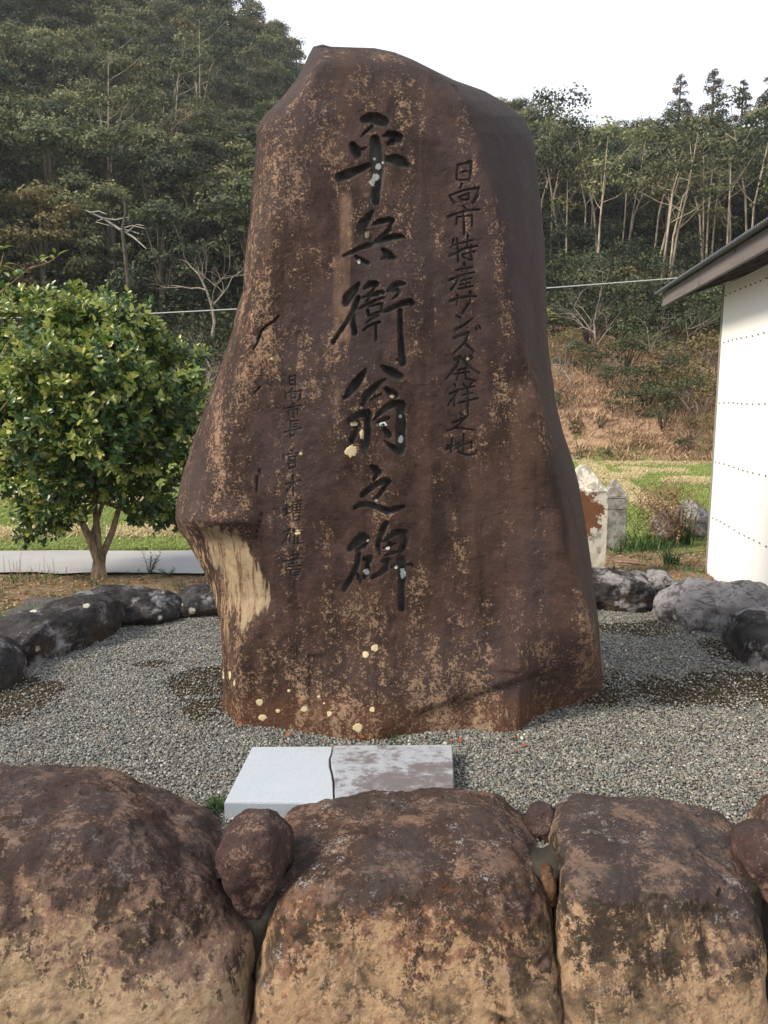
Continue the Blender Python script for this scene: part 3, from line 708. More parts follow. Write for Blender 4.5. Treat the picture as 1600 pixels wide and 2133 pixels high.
def cube_sphere(n):
    t = np.tan(np.linspace(-pi / 4, pi / 4, n + 1))
    a, b = np.meshgrid(t, t, indexing='ij')
    o = np.ones_like(a)
    faces = [np.stack(p, -1) for p in ((o, a, b), (-o, b, a), (b, o, a), (a, -o, b), (a, b, o), (b, a, -o))]
    V = np.concatenate([f.reshape(-1, 3) for f in faces])
    i = np.arange((n + 1) ** 2).reshape(n + 1, n + 1)
    q = np.stack([i[:-1, :-1], i[1:, :-1], i[1:, 1:], i[:-1, 1:]], -1).reshape(-1, 4)
    Q = np.concatenate([q + k * (n + 1) ** 2 for k in range(6)])
    V /= np.linalg.norm(V, axis=1)[:, None]
    key = np.round(V * 1e5).astype(np.int64)
    _, first, inv = np.unique(key, axis=0, return_index=True, return_inverse=True)
    return V[first], inv.ravel()[Q]
_CS = {}
def boulder(name, label, cat, c, h, mat, seed, n=60, ex=3.2, amp=.05, rz=0, warp=None, group=None, detail=1.0):
    if n not in _CS: _CS[n] = cube_sphere(n)
    d, Q = _CS[n]
    exs = np.broadcast_to(np.asarray(ex, float), (3,))
    e0 = exs.mean()
    r = (np.abs(d) ** e0).sum(1) ** (-1 / e0)
    P = d * r[:, None] * np.asarray(h)
    if warp: P = warp(P)
    s = 1 / max(h)
    nrm = d / np.asarray(h); nrm /= np.linalg.norm(nrm, axis=1)[:, None]
    k = min(h) ** .5 * max(h) ** .5
    disp = amp * k * (1.7 * fbm(P + seed * 3.7, 1.3 * s, 3, seed) + .30 * fbm(P + seed, 5 * s, 4, seed + 9, .55)) * detail
    pits = fbm(P, 16, 3, seed + 2); disp -= .006 * sstep(.35, .8, pits)
    disp += .0045 * fbm(P, 26, 4, seed + 3, .6)
    P = P + nrm * disp[:, None]
    o = link(name, make_mesh(name, P, Q, mat, True), None, c, (0, 0, rz))
    tag(o, label, cat, group)
    return o
def facing(seed, k=1.0):
    """random planes that chop the ellipsoid so it reads as a broken rock"""
    r = np.random.default_rng(seed)
    N = r.normal(size=(9, 3)); N /= np.linalg.norm(N, axis=1)[:, None]
    dd = r.uniform(.72, .95, 9) * k
    def f(P):
        h = np.abs(P).max(0); q = P / h
        for n_, d_ in zip(N, dd):
            s = q @ n_ - d_ * 1.05
            q = q - n_[None] * (np.clip(s, 0, None) * .82)[:, None]
        return q * h
    return f

# ---- front row of the enclosure
FG = 'large rounded boulders in the front row of the stone border'
def flare(P, xc):
    P[:, 0] += (xc + P[:, 0]) * .15 * sstep(-.40, .40, P[:, 1]) * sstep(-.3, .3, P[:, 2])
def warp_left(P):
    P = P.copy(); z = P[:, 2].copy(); x = P[:, 0].copy(); flare(P, -.97)
    P[:, 2] += -.17 * sstep(.05, .52, x) * sstep(.1, .45, z) 
    P[:, 0] -= .04 * sstep(-.1, -.5, z) * sstep(0, .4, x) + .075 * sstep(.05, .45, z) * sstep(.15, .6, x)
    P[:, 1] += .12 * sstep(.0, .48, z) * sstep(.08, -.38, P[:, 1])
    return P
boulder('border_boulder', 'leftmost front boulder, dark brown on top with a broad plain sandy yellow lower face', 'boulder', (-.97, 2.29, -.268), (.575, .40, .50), MAT_B1, 3, 110, 6.5, .042, 0, warp_left, FG)
def warp_mid(P):
    P = P.copy(); z = P[:, 2].copy(); x = P[:, 0].copy(); flare(P, .062)
    P[:, 2] += -.05 * sstep(-.10, -.42, x) * sstep(.1, .4, z) - .05 * sstep(.28, .44, x) * sstep(.1, .45, z)
    P[:, 0] += .075 * sstep(-.05, .45, z) * sstep(.1, -.45, x) - .04 * sstep(.1, .45, z) * sstep(.1, .45, x)
    P[:, 1] += .11 * sstep(.0, .46, z) * sstep(.08, -.38, P[:, 1])
    # slanting crack near the upper right corner
    s = (x - .34) * .55 + (z - .09); cr = np.exp(-(s / .016) ** 2) * sstep(.20, .28, x) * sstep(.05, -.15, P[:, 1])
    P[:, 1] += .035 * cr
    return P
boulder('border_boulder', 'middle front boulder, rust orange and mottled, white lichen specks on top, before the slab', 'boulder', (.062, 2.27, -.352), (.468, .385, .475), MAT_B2, 12, 110, 7.5, .040, 0, warp_mid, FG)
def warp_right(P):
    P = P.copy(); z = P[:, 2].copy(); x = P[:, 0].copy(); flare(P, .80)
    P[:, 2] += -.055 * sstep(.02, .28, x) * sstep(.1, .45, z)
    P[:, 0] += 0
    P[:, 1] += .11 * sstep(.0, .46, z) * sstep(.08, -.38, P[:, 1])
    return P
boulder('border_boulder', 'right front boulder, narrow, with grey brown domed top and black stained tan face', 'boulder', (.808, 2.25, -.350), (.308, .365, .475), MAT_B3, 8, 100, 8.0, .034, 0, warp_right, FG)
def warp_wedge(P):
    P = P.copy(); z = P[:, 2]
    P[:, 0] *= (.22 + .82 * sstep(-.19, .09, z))
    P[:, 1] *= (.6 + .4 * sstep(-.17, .10, z))
    return P
boulder('filler_stone', 'small wedge shaped brown stone jammed upright between the two left front boulders', 'stone', (-.402, 2.225, .035), (.112, .13, .19), MAT_B4, 21, 36, 2.6, .05, 0, warp_wedge)
boulder('filler_stone', 'small dark stone half hidden in the gap behind the middle and right front boulders', 'stone', (.545, 2.50, .035), (.05, .07, .07), MAT_B4, 31, 24, 2.6, .06, .3, facing(5))
boulder('filler_stone', 'small brown stone at the right edge of the photo beside the right front boulder', 'stone', (1.205, 2.24, .045), (.105, .13, .13), MAT_B4, 33, 30, 2.6, .05, 0, warp_wedge)
boulder('filler_stone', 'small rust orange stone wedged low in the joint between the middle and right boulders', 'stone', (.508, 2.20, .0), (.028, .06, .055), boulder_material('rust_filler', -1, (0.12, 0.06, 0.03), (0.2, 0.1, 0.05), (0.3, 0.18, 0.1), .3, 0), 35, 20, 2.6, .05, 0)
boulder('border_boulder', 'front boulder continuing the border just outside the right edge of the photo', 'boulder', (1.68, 2.30, -.31), (.40, .37, .475), MAT_B1, 17, 60, 5.5, .04, .05, None, FG)
boulder('border_boulder', 'front boulder continuing the border just outside the left edge of the photo', 'boulder', (-2.02, 2.42, -.28), (.42, .38, .48), MAT_B3, 18, 60, 5.5, .04, -.1, None, FG)
def mortar_mat():
    m = M('grey_mortar', .9, .2)
    c = m.mix(m.noise(14, 6, .7), (0.022, 0.020, 0.017), (0.060, 0.056, 0.046))
    c = m.mix(m.step(m.noise(5, 4), .5, .62), c, (0.028, 0.026, 0.015))
    return m.done(c, m.bump(m.noise(40, 8, .7), .01, .8))
MORTAR = mortar_mat()
def mortar_joint(x, w, z0, z1, y, seed):
    nz, nx = 40, 12
    u = np.linspace(-1, 1, nx); zz = np.linspace(z0, z1, nz)
    U, Z = np.meshgrid(u, zz)
    P = np.stack([x + U * w, y + .05 * U ** 2 + 0 * Z, Z], -1)
    P[..., 1] += .012 * fbm(P + seed, 14, 4, seed)
    B = P + np.array([0, .16, 0])
    V = np.concatenate([P.reshape(-1, 3), B.reshape(-1, 3)])
    i = np.arange(nz * nx).reshape(nz, nx)
    q = np.stack([i[:-1, :-1], i[:-1, 1:], i[1:, 1:], i[1:, :-1]], -1).reshape(-1, 4)
    Q = [q, (q + nz * nx)[:, ::-1]]
    rim = np.concatenate([i[-1, :]])
    Q.append(np.stack([rim[:-1], rim[1:], rim[1:] + nz * nx, rim[:-1] + nz * nx], -1))
    o = link('mortar_joint', make_mesh('mortar_joint', V, np.concatenate(Q), MORTAR, True))
    tag(o, None, None, None, 'structure')
mortar_joint(-.385, .095, -.75, .03, 2.14, 1)
mortar_joint(.506, .05, -.75, .045, 2.17, 2)
mortar_joint(1.12, .06, -.75, .03, 2.14, 3)

# ---- the ring behind
RG = 'lichen spotted stones of the border behind the monument'
def gp(px, py, z=0): return ground(px, py, z)
def ring_stone(label, px0, px1, ybase, ztop, depth, mat, seed, amp=.07, ex=2.7, rz=0, name='border_stone', push=0.0, k=1.0):
    a = gp(px0, ybase); b = gp(px1, ybase)
    c = (a + b) / 2
    hx = abs(b[0] - a[0]) / 2
    boulder(name, label, 'border stone', (c[0], c[1] + depth * .75 + push, ztop * .30), (hx, depth, ztop * .70), mat, seed, 40, ex, amp, rz, facing(seed, k), RG)
ring_stone('long low black stone with white lichen rosettes left of the monument, below the camellia', 128, 366, 1306, .22, .20, MAT_R1, 41, .07, 3.0, -.08)
ring_stone('squat black and ochre lichen stone peeking out just left of the monument', 348, 470, 1288, .19, .18, MAT_R1, 42, .05, 2.8, .05)
boulder('border_stone', 'big black slanting lichen stone at the left edge beside the dry grass', 'border stone', (-2.06, 4.55, .02), (.24, .58, .24), MAT_R1, 43, 44, 3.2, .07, -.52, facing(43), RG)
boulder('border_stone', 'small black rounded stone at the far left edge on the gravel', 'border stone', (-2.13, 3.98, .03), (.17, .24, .19), MAT_R1, 44, 30, 2.5, .05, .3, None, RG)
ring_stone('black stone with many white lichen patches right behind the monument', 1195, 1390, 1274, .25, .2, MAT_R3, 45, .09, 3.4, 0)
ring_stone('small dark peaked stone between the white spotted stone and the grey boulder', 1340, 1425, 1268, .25, .18, MAT_R3, 46, .08, 2.3, 0)
boulder('border_stone', 'broad smooth grey streaked boulder in the right back corner by the white wall', 'border stone', (2.25, 5.10, .02), (.37, .33, .285), MAT_R2, 47, 48, 2.8, .07, -.15, facing(47, 1.03), RG)
boulder('border_stone', 'dark and white streaked stone at the right edge, coming forward along the gravel', 'border stone', (2.30, 4.42, .0), (.24, .36, .26), MAT_R3, 48, 44, 2.6, .07, -.1, facing(48), RG)
boulder('border_stone', 'low grey stone at the right edge in front of the streaked one', 'border stone', (2.30, 3.93, -.03), (.20, .25, .17), MAT_R2, 50, 30, 2.6, .07, 0, facing(50), RG)

boulder('border_stone', 'grey border stone out of the photo to the right, nearest the front corner', 'border stone', (2.28, 3.35, -.02), (.22, .34, .20), MAT_R3, 51, 30, 2.8, .08, .1, facing(51), RG)
boulder('border_stone', 'black border stone out of the photo to the left, nearest the front corner', 'border stone', (-2.35, 3.2, -.02), (.22, .45, .22), MAT_R1, 52, 30, 2.8, .08, -.1, facing(52), RG)
# ---- offering slab, broken in two
def slab_mat(name, stain):
    m = M(name, .7, .35)
    c = m.mix(m.noise(6, 6, .7), (0.29, 0.34, 0.40), (0.38, 0.43, 0.49))
    c = m.mix(m.math('MULTIPLY', m.step(m.noise(260, 2, .5), .56, .66), .4), c, (0.60, 0.62, 0.64))
    c = m.mix(m.math('MULTIPLY', m.step(m.noise(240, 2, .5, m.scale((1, 1, 1), None, (4, 3, 2))), .60, .68), .5), c, (0.14, 0.14, 0.15))
    if stain:
        p = m.xyz(m.obj)
        s = m.noise(9, 10, .80, m.scale((.8, 1.1, 1)))
        e = m.math('ADD', s, m.math('MULTIPLY', m.step(p[1], .16, -.10), .07))
        e = m.math('ADD', e, m.math('MULTIPLY', m.step(p[0], -.05, .2), .03))
        c = m.mix(.45, c, (0.22, 0.215, 0.23))
        c = m.mix(m.math('MULTIPLY', m.step(e, .50, .63), .85), c, m.mix(m.noise(40, 6, .75), (0.060, 0.045, 0.047), (0.13, 0.105, 0.108)))
    else:
        c = m.mix(m.math('MULTIPLY', m.step(m.noise(5, 6, .7), .5, .7), .25), c, (0.30, 0.27, 0.27))
    return m.done(c, m.bump(m.noise(220, 3, .6), .0008, .6))
def slab(name, label, poly, zt, mat):
    V = []; n = len(poly); c = np.mean(poly, 0)
    poly = np.array(poly)
    ins = poly + (c - poly) / np.linalg.norm(c - poly, axis=1)[:, None] * .006
    rings = [(poly, -.05), (poly, zt - .007), ((poly + ins) / 2 + 0, zt - .0018), (ins, zt)]
    for p, z in rings: V.append(np.column_stack([p - c, np.full(n, z)]))
    V.append(np.array([[0, 0, zt]]))
    V = np.concatenate(V)
    i = np.arange(n); j = (i + 1) % n
    Q = np.concatenate([np.stack([i + k * n, j + k * n, j + (k + 1) * n, i + (k + 1) * n], -1) for k in range(3)])
    T = np.stack([i + 3 * n, j + 3 * n, np.full(n, 4 * n)], -1)
    o = link(name, make_mesh(name, V, [Q, T], mat, False), None, (c[0], c[1], 0))
    tag(o, label, 'slab', 'two halves of the broken slab before the monument')
    return o
ZS = .062
def sp(px, py): return ground(px, py, ZS)[:2]
crk = [(693, 1554), (692, 1566), (687, 1580), (688, 1596), (692, 1610), (695, 1630), (695, 1645), (696, 1672)]
lft = [sp(467, 1670), *[sp(x - 1.3, y) for x, y in crk[::-1]], sp(525, 1555)]
rgt = [*[sp(x + 2.0, y - 2) for x, y in crk], sp(948, 1672), sp(942.5, 1551)]
slab('stone_slab', 'clean pale blue grey left half of the cracked slab', lft, ZS, slab_mat('pale_granite', False))
slab('stone_slab', 'right half of the cracked slab, blotched with purple brown stains', rgt, ZS, slab_mat('stained_granite', True))

# ================================================================== GROUND
def ring_mask(x, y):     # inside of the gravelled enclosure
    l = np.interp(y, [2, 3.6, 4.2, 5.0, 5.6], [-2.4, -2.25, -2.05, -1.75, -1.2])
    r = np.interp(y, [2, 3.6, 4.4, 5.0, 5.6], [2.4, 2.3, 2.2, 2.1, 1.9])
    return (x > l) & (x < r) & (y > 2.3) & (y < 5.45)
MOSS = [(-2.0, 3.7, .50, .28), (-1.35, 4.22, .12, .05), (-.92, 3.92, .22, .22), (1.65, 3.85, .80, .30), (2.15, 3.75, .45, .25), (1.75, 4.95, .38, .22), (2.05, 4.45, .18, .22), (-.85, 3.6, .12, .15), (1.1, 3.75, .22, .2)]
def moss_at(x, y):
    P = np.stack([x, y, 0 * x], -1)
    n = fbm(P, 4.5, 4, 77, .6)
    m = np.zeros_like(x)
    for cx_, cy_, rx, ry in MOSS:
        d = np.hypot((x - cx_) / rx, (y - cy_) / ry)
        m = np.maximum(m, sstep(1.15, .6, d + .35 * n))
    return m
def gravel_mats():
    m = M('gravel_bed', .95, .15)
    c = m.mix(m.noise(120, 4, .7), (0.06, 0.058, 0.055), (0.16, 0.155, 0.15))
    ms = m.math('ADD', m.attr('moss'), m.math('MULTIPLY', m.math('SUBTRACT', m.noise(30, 5, .7), .5), .6))
    mc = m.mix(m.step(m.noise(55, 7, .75), .4, .65), (0.012, 0.009, 0.006), (0.085, 0.065, 0.035))
    c = m.mix(m.step(ms, .3, .6), c, mc)
    bed = m.done(c, m.bump(m.noise(90, 8, .75), .012, 1.0))
    p = M('pebble', .7, .35)
    rc = p.ramp(p.oi.outputs['Random'], [(0, (0.075, 0.08, 0.08)), (.18, (0.15, 0.158, 0.15)), (.38, (0.115, 0.12, 0.105)), (.54, (0.24, 0.24, 0.22)), (.66, (0.18, 0.16, 0.125)), (.80, (0.28, 0.27, 0.24)), (.86, (0.20, 0.225, 0.21)), (.95, (0.22, 0.16, 0.12)), (.975, (0.42, 0.41, 0.38))])
    rc.node.color_ramp.interpolation = 'CONSTANT'
    return bed, p.done(rc)
BED, PEB = gravel_mats()
xs = np.linspace(-2.7, 2.7, 240); ysg = np.linspace(2.25, 5.75, 180)
GX, GY = np.meshgrid(xs, ysg)
def bed_z(x, y):
    P = np.stack([x, y, 0 * x], -1)
    return .012 * fbm(P, 1.3, 3, 90) + .010 * moss_at(x, y) + .004 * fbm(P, 9, 3, 91)
GZ = bed_z(GX, GY) - .004
i = np.arange(GX.size).reshape(GX.shape)
q = np.stack([i[:-1, :-1], i[:-1, 1:], i[1:, 1:], i[1:, :-1]], -1).reshape(-1, 4)
o = link('gravel_bed', make_mesh('gravel_bed', np.stack([GX, GY, GZ], -1).reshape(-1, 3), q, BED, True, {'moss': moss_at(GX.ravel(), GY.ravel())}))
tag(o, None, None, None, 'structure')
def pebble_mesh(name, seed):
    r = np.random.default_rng(seed)
    t = (1 + 5 ** .5) / 2
    v = np.array([(-1, t, 0), (1, t, 0), (-1, -t, 0), (1, -t, 0), (0, -1, t), (0, 1, t), (0, -1, -t), (0, 1, -t), (t, 0, -1), (t, 0, 1), (-t, 0, -1), (-t, 0, 1)], float)
    v /= np.linalg.norm(v, axis=1)[:, None]
    v *= r.uniform(.78, 1.12, (12, 1)) * np.array([1, r.uniform(.65, .9), r.uniform(.45, .7)])
    f = [(0, 11, 5), (0, 5, 1), (0, 1, 7), (0, 7, 10), (0, 10, 11), (1, 5, 9), (5, 11, 4), (11, 10, 2), (10, 7, 6), (7, 1, 8), (3, 9, 4), (3, 4, 2), (3, 2, 6), (3, 6, 8), (3, 8, 9), (4, 9, 5), (2, 4, 11), (6, 2, 10), (8, 6, 7), (9, 8, 1)]
    return make_mesh(name, v, np.array(f), PEB, False)
NPB = 340000
gx = rng.uniform(-2.6, 2.6, NPB); gy = 2.3 + (5.5 - 2.3) * rng.random(NPB) ** 1.25
keep = ring_mask(gx, gy)
keep &= np.abs(gx) < .56 * gy + .25
mo = moss_at(gx, gy)
keep &= rng.random(NPB) > mo * .99 - .16 * (mo > .5)
keep &= ~((np.abs(gx - .1) < 0.5) & (gy > 4.0) & (gy < 4.2))
gx, gy = gx[keep], gy[keep]
psz = rng.lognormal(math.log(.0044), .30, len(gx)) * (1 + .10 * (gy - 2.5))
pz = bed_z(gx, gy) + psz * rng.uniform(-.1, .7, len(gx))
scatter('gravel', np.stack([gx, gy, pz], -1), np.stack([rng.uniform(-.5, .5, len(gx)), rng.uniform(-.5, .5, len(gx)), rng.uniform(0, 6.28, len(gx))], -1), psz,
        [pebble_mesh('pebble', s) for s in (1, 2, 3, 4)], 'grey and tan pebbles of the gravel bed round the monument')

# terrain outside: one sheet to the horizon, rising into the two wooded slopes
SL = [(-2.5, 60), (-1.2, 55), (-.6, 45), (-.5, 40), (-.33, 40), (-.17, 45), (-.10, 60), (0.0, 66), (.12, 66), (.17, 62), (.25, 60), (.5, 56), (.9, 50), (2.5, 50)]
RIDGE_Y = [(-2.5, 62), (-.5, 72), (-.3, 74), (-.17, 74), (-.10, 74), (0, 72), (.17, 62), (.25, 60), (.5, 56), (2.5, 60)]
FOOT_Y = [(-2.5, 18), (-.5, 24), (-.2, 25), (0, 24), (.17, 21.5), (.3, 20), (.45, 19), (2.5, 16)]
TOP_PY = [(-2.5, 100), (-.8, -260), (-.5, -200), (-.33, -80), (-.22, -20), (-.17, 30), (-.13, 85), (-.10, 150), (-.06, 215), (.06, 290), (.165, 262), (.20, 272), (.245, 300), (.275, 290), (.36, 292), (.5, 276), (.9, 270), (2.5, 320)]
TREE_H = 5.6
def terrain_z(x, y):
    x = np.asarray(x, float); y = np.asarray(y, float)
    s = x / np.maximum(y, 1.0)
    yr = pool(s, RIDGE_Y); yf = pool(s, FOOT_Y)
    py = pool(s, TOP_PY)
    zr = CAMZ + (832 - py) / F * yr * 1.0 - TREE_H
    zr = np.minimum(zr, 40)
    t = (y - yf) / (yr - yf)
    prof = np.where(t < 1, .62 * np.clip(t, 0, 1) + .38 * np.clip(t, 0, 1) ** 2, 1 - .25 * (t - 1) - .0 * t)
    prof = prof + .05 * sstep(0, .05, t) * sstep(1, .4, t)
    z = -.10 + np.clip(zr + .1, 0, 60) * np.clip(prof, -.3, 1.1)
    bump = fbm(np.stack([x, y, 0 * x], -1), .09, 4, 33)
    z = z + bump * 1.4 * sstep(0.02, .25, t)
    # near ground: level with the base, falling gently to the field
    z = z + .08 * sstep(9, 6.2, y)
    return np.where(y < yf, np.minimum(z, -.02), z)
def ground_mat():
    m = M('meadow_soil_leaf_litter', .95, .12)
    p = m.xyz(m.geo.outputs['Position'])
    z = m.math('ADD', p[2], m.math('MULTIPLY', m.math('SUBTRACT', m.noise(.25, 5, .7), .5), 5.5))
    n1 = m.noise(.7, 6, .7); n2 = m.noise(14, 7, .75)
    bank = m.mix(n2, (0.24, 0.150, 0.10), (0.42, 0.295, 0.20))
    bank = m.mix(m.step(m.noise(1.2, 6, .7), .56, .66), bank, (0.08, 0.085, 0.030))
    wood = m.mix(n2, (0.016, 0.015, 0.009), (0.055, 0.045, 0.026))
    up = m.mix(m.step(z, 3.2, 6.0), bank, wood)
    grass = m.mix(m.noise(.9, 6, .65, m.scale((.25, 1, 1))), (0.17, 0.23, 0.06), (0.30, 0.34, 0.12))
    straw = m.step(m.noise(1.1, 7, .7, m.scale((.16, 1.3, 1))), .55, .66)
    grass = m.mix(m.math('MULTIPLY', straw, .4), grass, (0.42, 0.36, 0.19))
    soil = m.mix(n2, (0.115, 0.075, 0.050), (0.33, 0.25, 0.165))
    soil = m.mix(m.step(m.noise(3, 7, .75), .56, .68), soil, (0.10, 0.11, 0.045))
    soil = m.mix(m.math('MULTIPLY', m.step(m.noise(60, 4, .7), .58, .66), .6), soil, (0.45, 0.37, 0.27))
    flat = m.mix(m.step(m.math('ADD', p[1], m.math('MULTIPLY', n1, .5)), 7.9, 8.3), soil, grass)
    c = m.mix(m.attr('hill'), flat, up)
    return m.done(c, m.bump(m.noise(30, 8, .75), .04, .8))
GMAT = ground_mat()
sv = np.concatenate([np.linspace(-2.4, -.62, 24, endpoint=False), np.linspace(-.62, .62, 170), np.linspace(.66, 2.4, 24)])
yv = np.concatenate([np.linspace(4.9, 12, 70, endpoint=False), np.linspace(12, 27, 70, endpoint=False), np.linspace(27, 95, 110), [130, 200, 400]])
SX, SY = np.meshgrid(sv, yv)
TXX = SX * SY
TZ = terrain_z(TXX, SY)
near = SY < 8.5
TZ = TZ + near * .012 * fbm(np.stack([TXX, SY, 0 * SY], -1), 3, 3, 12)
tt = (SY - pool(SX, FOOT_Y))
HM = sstep(-.6, .5, tt + .8 * fbm(np.stack([TXX, SY, 0 * SY], -1), .5, 3, 3))
i = np.arange(SX.size).reshape(SX.shape)
q = np.stack([i[:-1, :-1], i[:-1, 1:], i[1:, 1:], i[1:, :-1]], -1).reshape(-1, 4)
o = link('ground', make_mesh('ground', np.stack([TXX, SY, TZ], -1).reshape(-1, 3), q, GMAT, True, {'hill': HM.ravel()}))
tag(o, None, None, None, 'structure')
mb = MB()
for (x0, x1, y0, y1, z) in [(-40, 40, -30, 2.0, -.78), (-40, -2.15, 2.0, 5.2, -.035), (2.15, 40, 2.0, 5.2, -.035), (-40, 40, 1.99, 2.01, -.4)]:
    n_ = 24
    X_, Y_ = np.meshgrid(np.linspace(x0, x1, n_), np.linspace(y0, y1, n_)); Z_ = np.full_like(X_, z)
    ii = np.arange(n_ * n_).reshape(n_, n_)
    if z == -.4: continue
    mb.add(np.stack([X_, Y_, Z_], -1).reshape(-1, 3), np.stack([ii[:-1, :-1], ii[:-1, 1:], ii[1:, 1:], ii[1:, :-1]], -1).reshape(-1, 4))
V_, F_, A_ = mb.arrays()
o = link('ground_apron', make_mesh('ground_apron', V_, F_, GMAT, True, {'hill': 0 * A_})); tag(o, None, None, None, 'structure')
# raised soil bank between front level and gravel level, under the boulders
mb = MB(); mb.box((0, 2.45, -.45), (40, .18, .41)); V_, F_, A_ = mb.arrays()
o = link('soil_core', make_mesh('soil_core', V_, F_, MORTAR, False)); tag(o, None, None, None, 'structure')
# concrete path: runs across behind the camellia, turns away behind the monument
def path_mat():
    m = M('pale_concrete', .85, .25)
    c = m.mix(m.noise(2, 7, .65), (0.25, 0.25, 0.25), (0.38, 0.38, 0.38))
    c = m.mix(m.step(m.noise(9, 7, .7, m.scale((.3, 1, 1))), .58, .72), c, (0.30, 0.30, 0.31))
    return m.done(c, m.bump(m.noise(80, 4, .6), .002, .5))
yn = float(ground(200, 1198, -.02)[1]); yf_ = float(ground(200, 1147, -.05)[1])
mb = MB()
nx_ = 500
u_ = np.linspace(-14, .55, nx_)
e0 = np.stack([u_, yn + .05 * fbm(np.stack([u_, 0 * u_, 0 * u_], -1), 2.5, 4, 6), 0 * u_], -1); e1 = np.stack([u_, yf_ + .02 * np.sin(u_ * 3.3) + .02 * u_, 0 * u_], -1)
for e in (e0, e1): e[:, 2] = np.maximum(terrain_z(e[:, 0], e[:, 1]), -.1) + .03
zc = .0
V_ = np.concatenate([e0, e1]); ii = np.arange(nx_ - 1)
mb.add(V_, np.stack([ii, ii + 1, ii + 1 + nx_, ii + nx_], -1))
y2 = np.linspace(yf_, 19, 30); jj = np.arange(29)
a_ = np.stack([np.full(30, -.65), y2, terrain_z(-.65 + 0 * y2, y2) + .034], -1); b_ = np.stack([np.full(30, .55), y2, terrain_z(.55 + 0 * y2, y2) + .034], -1)
mb.add(np.concatenate([a_, b_]), np.stack([jj, jj + 30, jj + 31, jj + 1], -1))
V_, F_, A_ = mb.arrays()
o = link('path', make_mesh('path', V_, F_, path_mat(), True)); tag(o, None, None, None, 'structure')
# ================================================================== VEGETATION
def leaf_mat(name, stops, rough=.5, spec=.35, trans=.25, obj=.35, val=.35):
    m = M(name, rough, spec)
    r = m.attr('rnd')
    o = m.oi.outputs['Random']
    f = m.math('ADD', m.math('MULTIPLY', r, 1 - obj), m.math('MULTIPLY', o, obj))
    c = m.ramp(f, stops)
    hs = m.t.nodes.new('ShaderNodeHueSaturation')
    m.put(hs.inputs['Color'], c)
    o2 = m.math('FRACT', m.math('MULTIPLY', o, 17.31))
    m.put(hs.inputs['Value'], m.math('ADD', 1 - val / 2, m.math('MULTIPLY', o2, val)))
    m.put(m.b.inputs['Base Color'], hs.outputs[0])
    if trans:
        tr = m.t.nodes.new('ShaderNodeBsdfTranslucent'); m.put(tr.inputs[0], hs.outputs[0])
        mxs = m.t.nodes.new('ShaderNodeMixShader'); mxs.inputs[0].default_value = trans
        m.t.links.new(m.b.outputs[0], mxs.inputs[1]); m.t.links.new(tr.outputs[0], mxs.inputs[2])
        m.t.links.new(mxs.outputs[0], m.t.nodes['Material Output'].inputs[0])
    return m.m
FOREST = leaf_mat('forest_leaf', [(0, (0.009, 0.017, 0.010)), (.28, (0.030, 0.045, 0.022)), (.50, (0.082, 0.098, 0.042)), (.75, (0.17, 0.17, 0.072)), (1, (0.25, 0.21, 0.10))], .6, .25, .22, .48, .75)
FOREST_GREEN = leaf_mat('shrub_leaf', [(0, (0.016, 0.026, 0.013)), (.5, (0.044, 0.060, 0.025)), (1, (0.11, 0.115, 0.050))], .6, .25, .2, .3, .4)
OLIVE = leaf_mat('tawny_leaf', [(0, (0.06, 0.05, 0.022)), (.5, (0.13, 0.11, 0.045)), (1, (0.24, 0.19, 0.09))], .7, .2, .2, .3, .3)
CEDAR = leaf_mat('cedar_rust_leaf', [(0, (0.030, 0.032, 0.014)), (.5, (0.075, 0.050, 0.026)), (1, (0.13, 0.075, 0.04))], .7, .2, .1, .3, .4)
DRY = leaf_mat('dry_grass_blade', [(0, (0.18, 0.105, 0.065)), (.5, (0.35, 0.235, 0.15)), (1, (0.54, 0.41, 0.27))], .9, .1, .2, .4, .3)
GREENBLADE = leaf_mat('green_blade', [(0, (0.025, 0.06, 0.02)), (.6, (0.06, 0.13, 0.035)), (1, (0.16, 0.24, 0.08))], .6, .3, .3, .3, .3)
def bark(name, a, b, sc=20):
    m = M(name, .85, .2)
    n = m.noise(sc, 6, .7, m.scale((1, 1, .3)))
    return m.done(m.mix(m.step(n, .35, .65), a, b), m.bump(n, .01, .7))
BARK_D = bark('dark_bark', (0.035, 0.028, 0.020), (0.10, 0.085, 0.062))
BARK_P = bark('pale_bark', (0.17, 0.135, 0.10), (0.44, 0.37, 0.28), 6)
BARK_C = bark('camellia_bark', (0.11, 0.075, 0.045), (0.30, 0.23, 0.145), 25)
TWIG = bark('grey_twig', (0.13, 0.105, 0.085), (0.28, 0.24, 0.20), 8)
TWIG_R = bark('reddish_twig', (0.12, 0.075, 0.055), (0.27, 0.18, 0.13), 8)

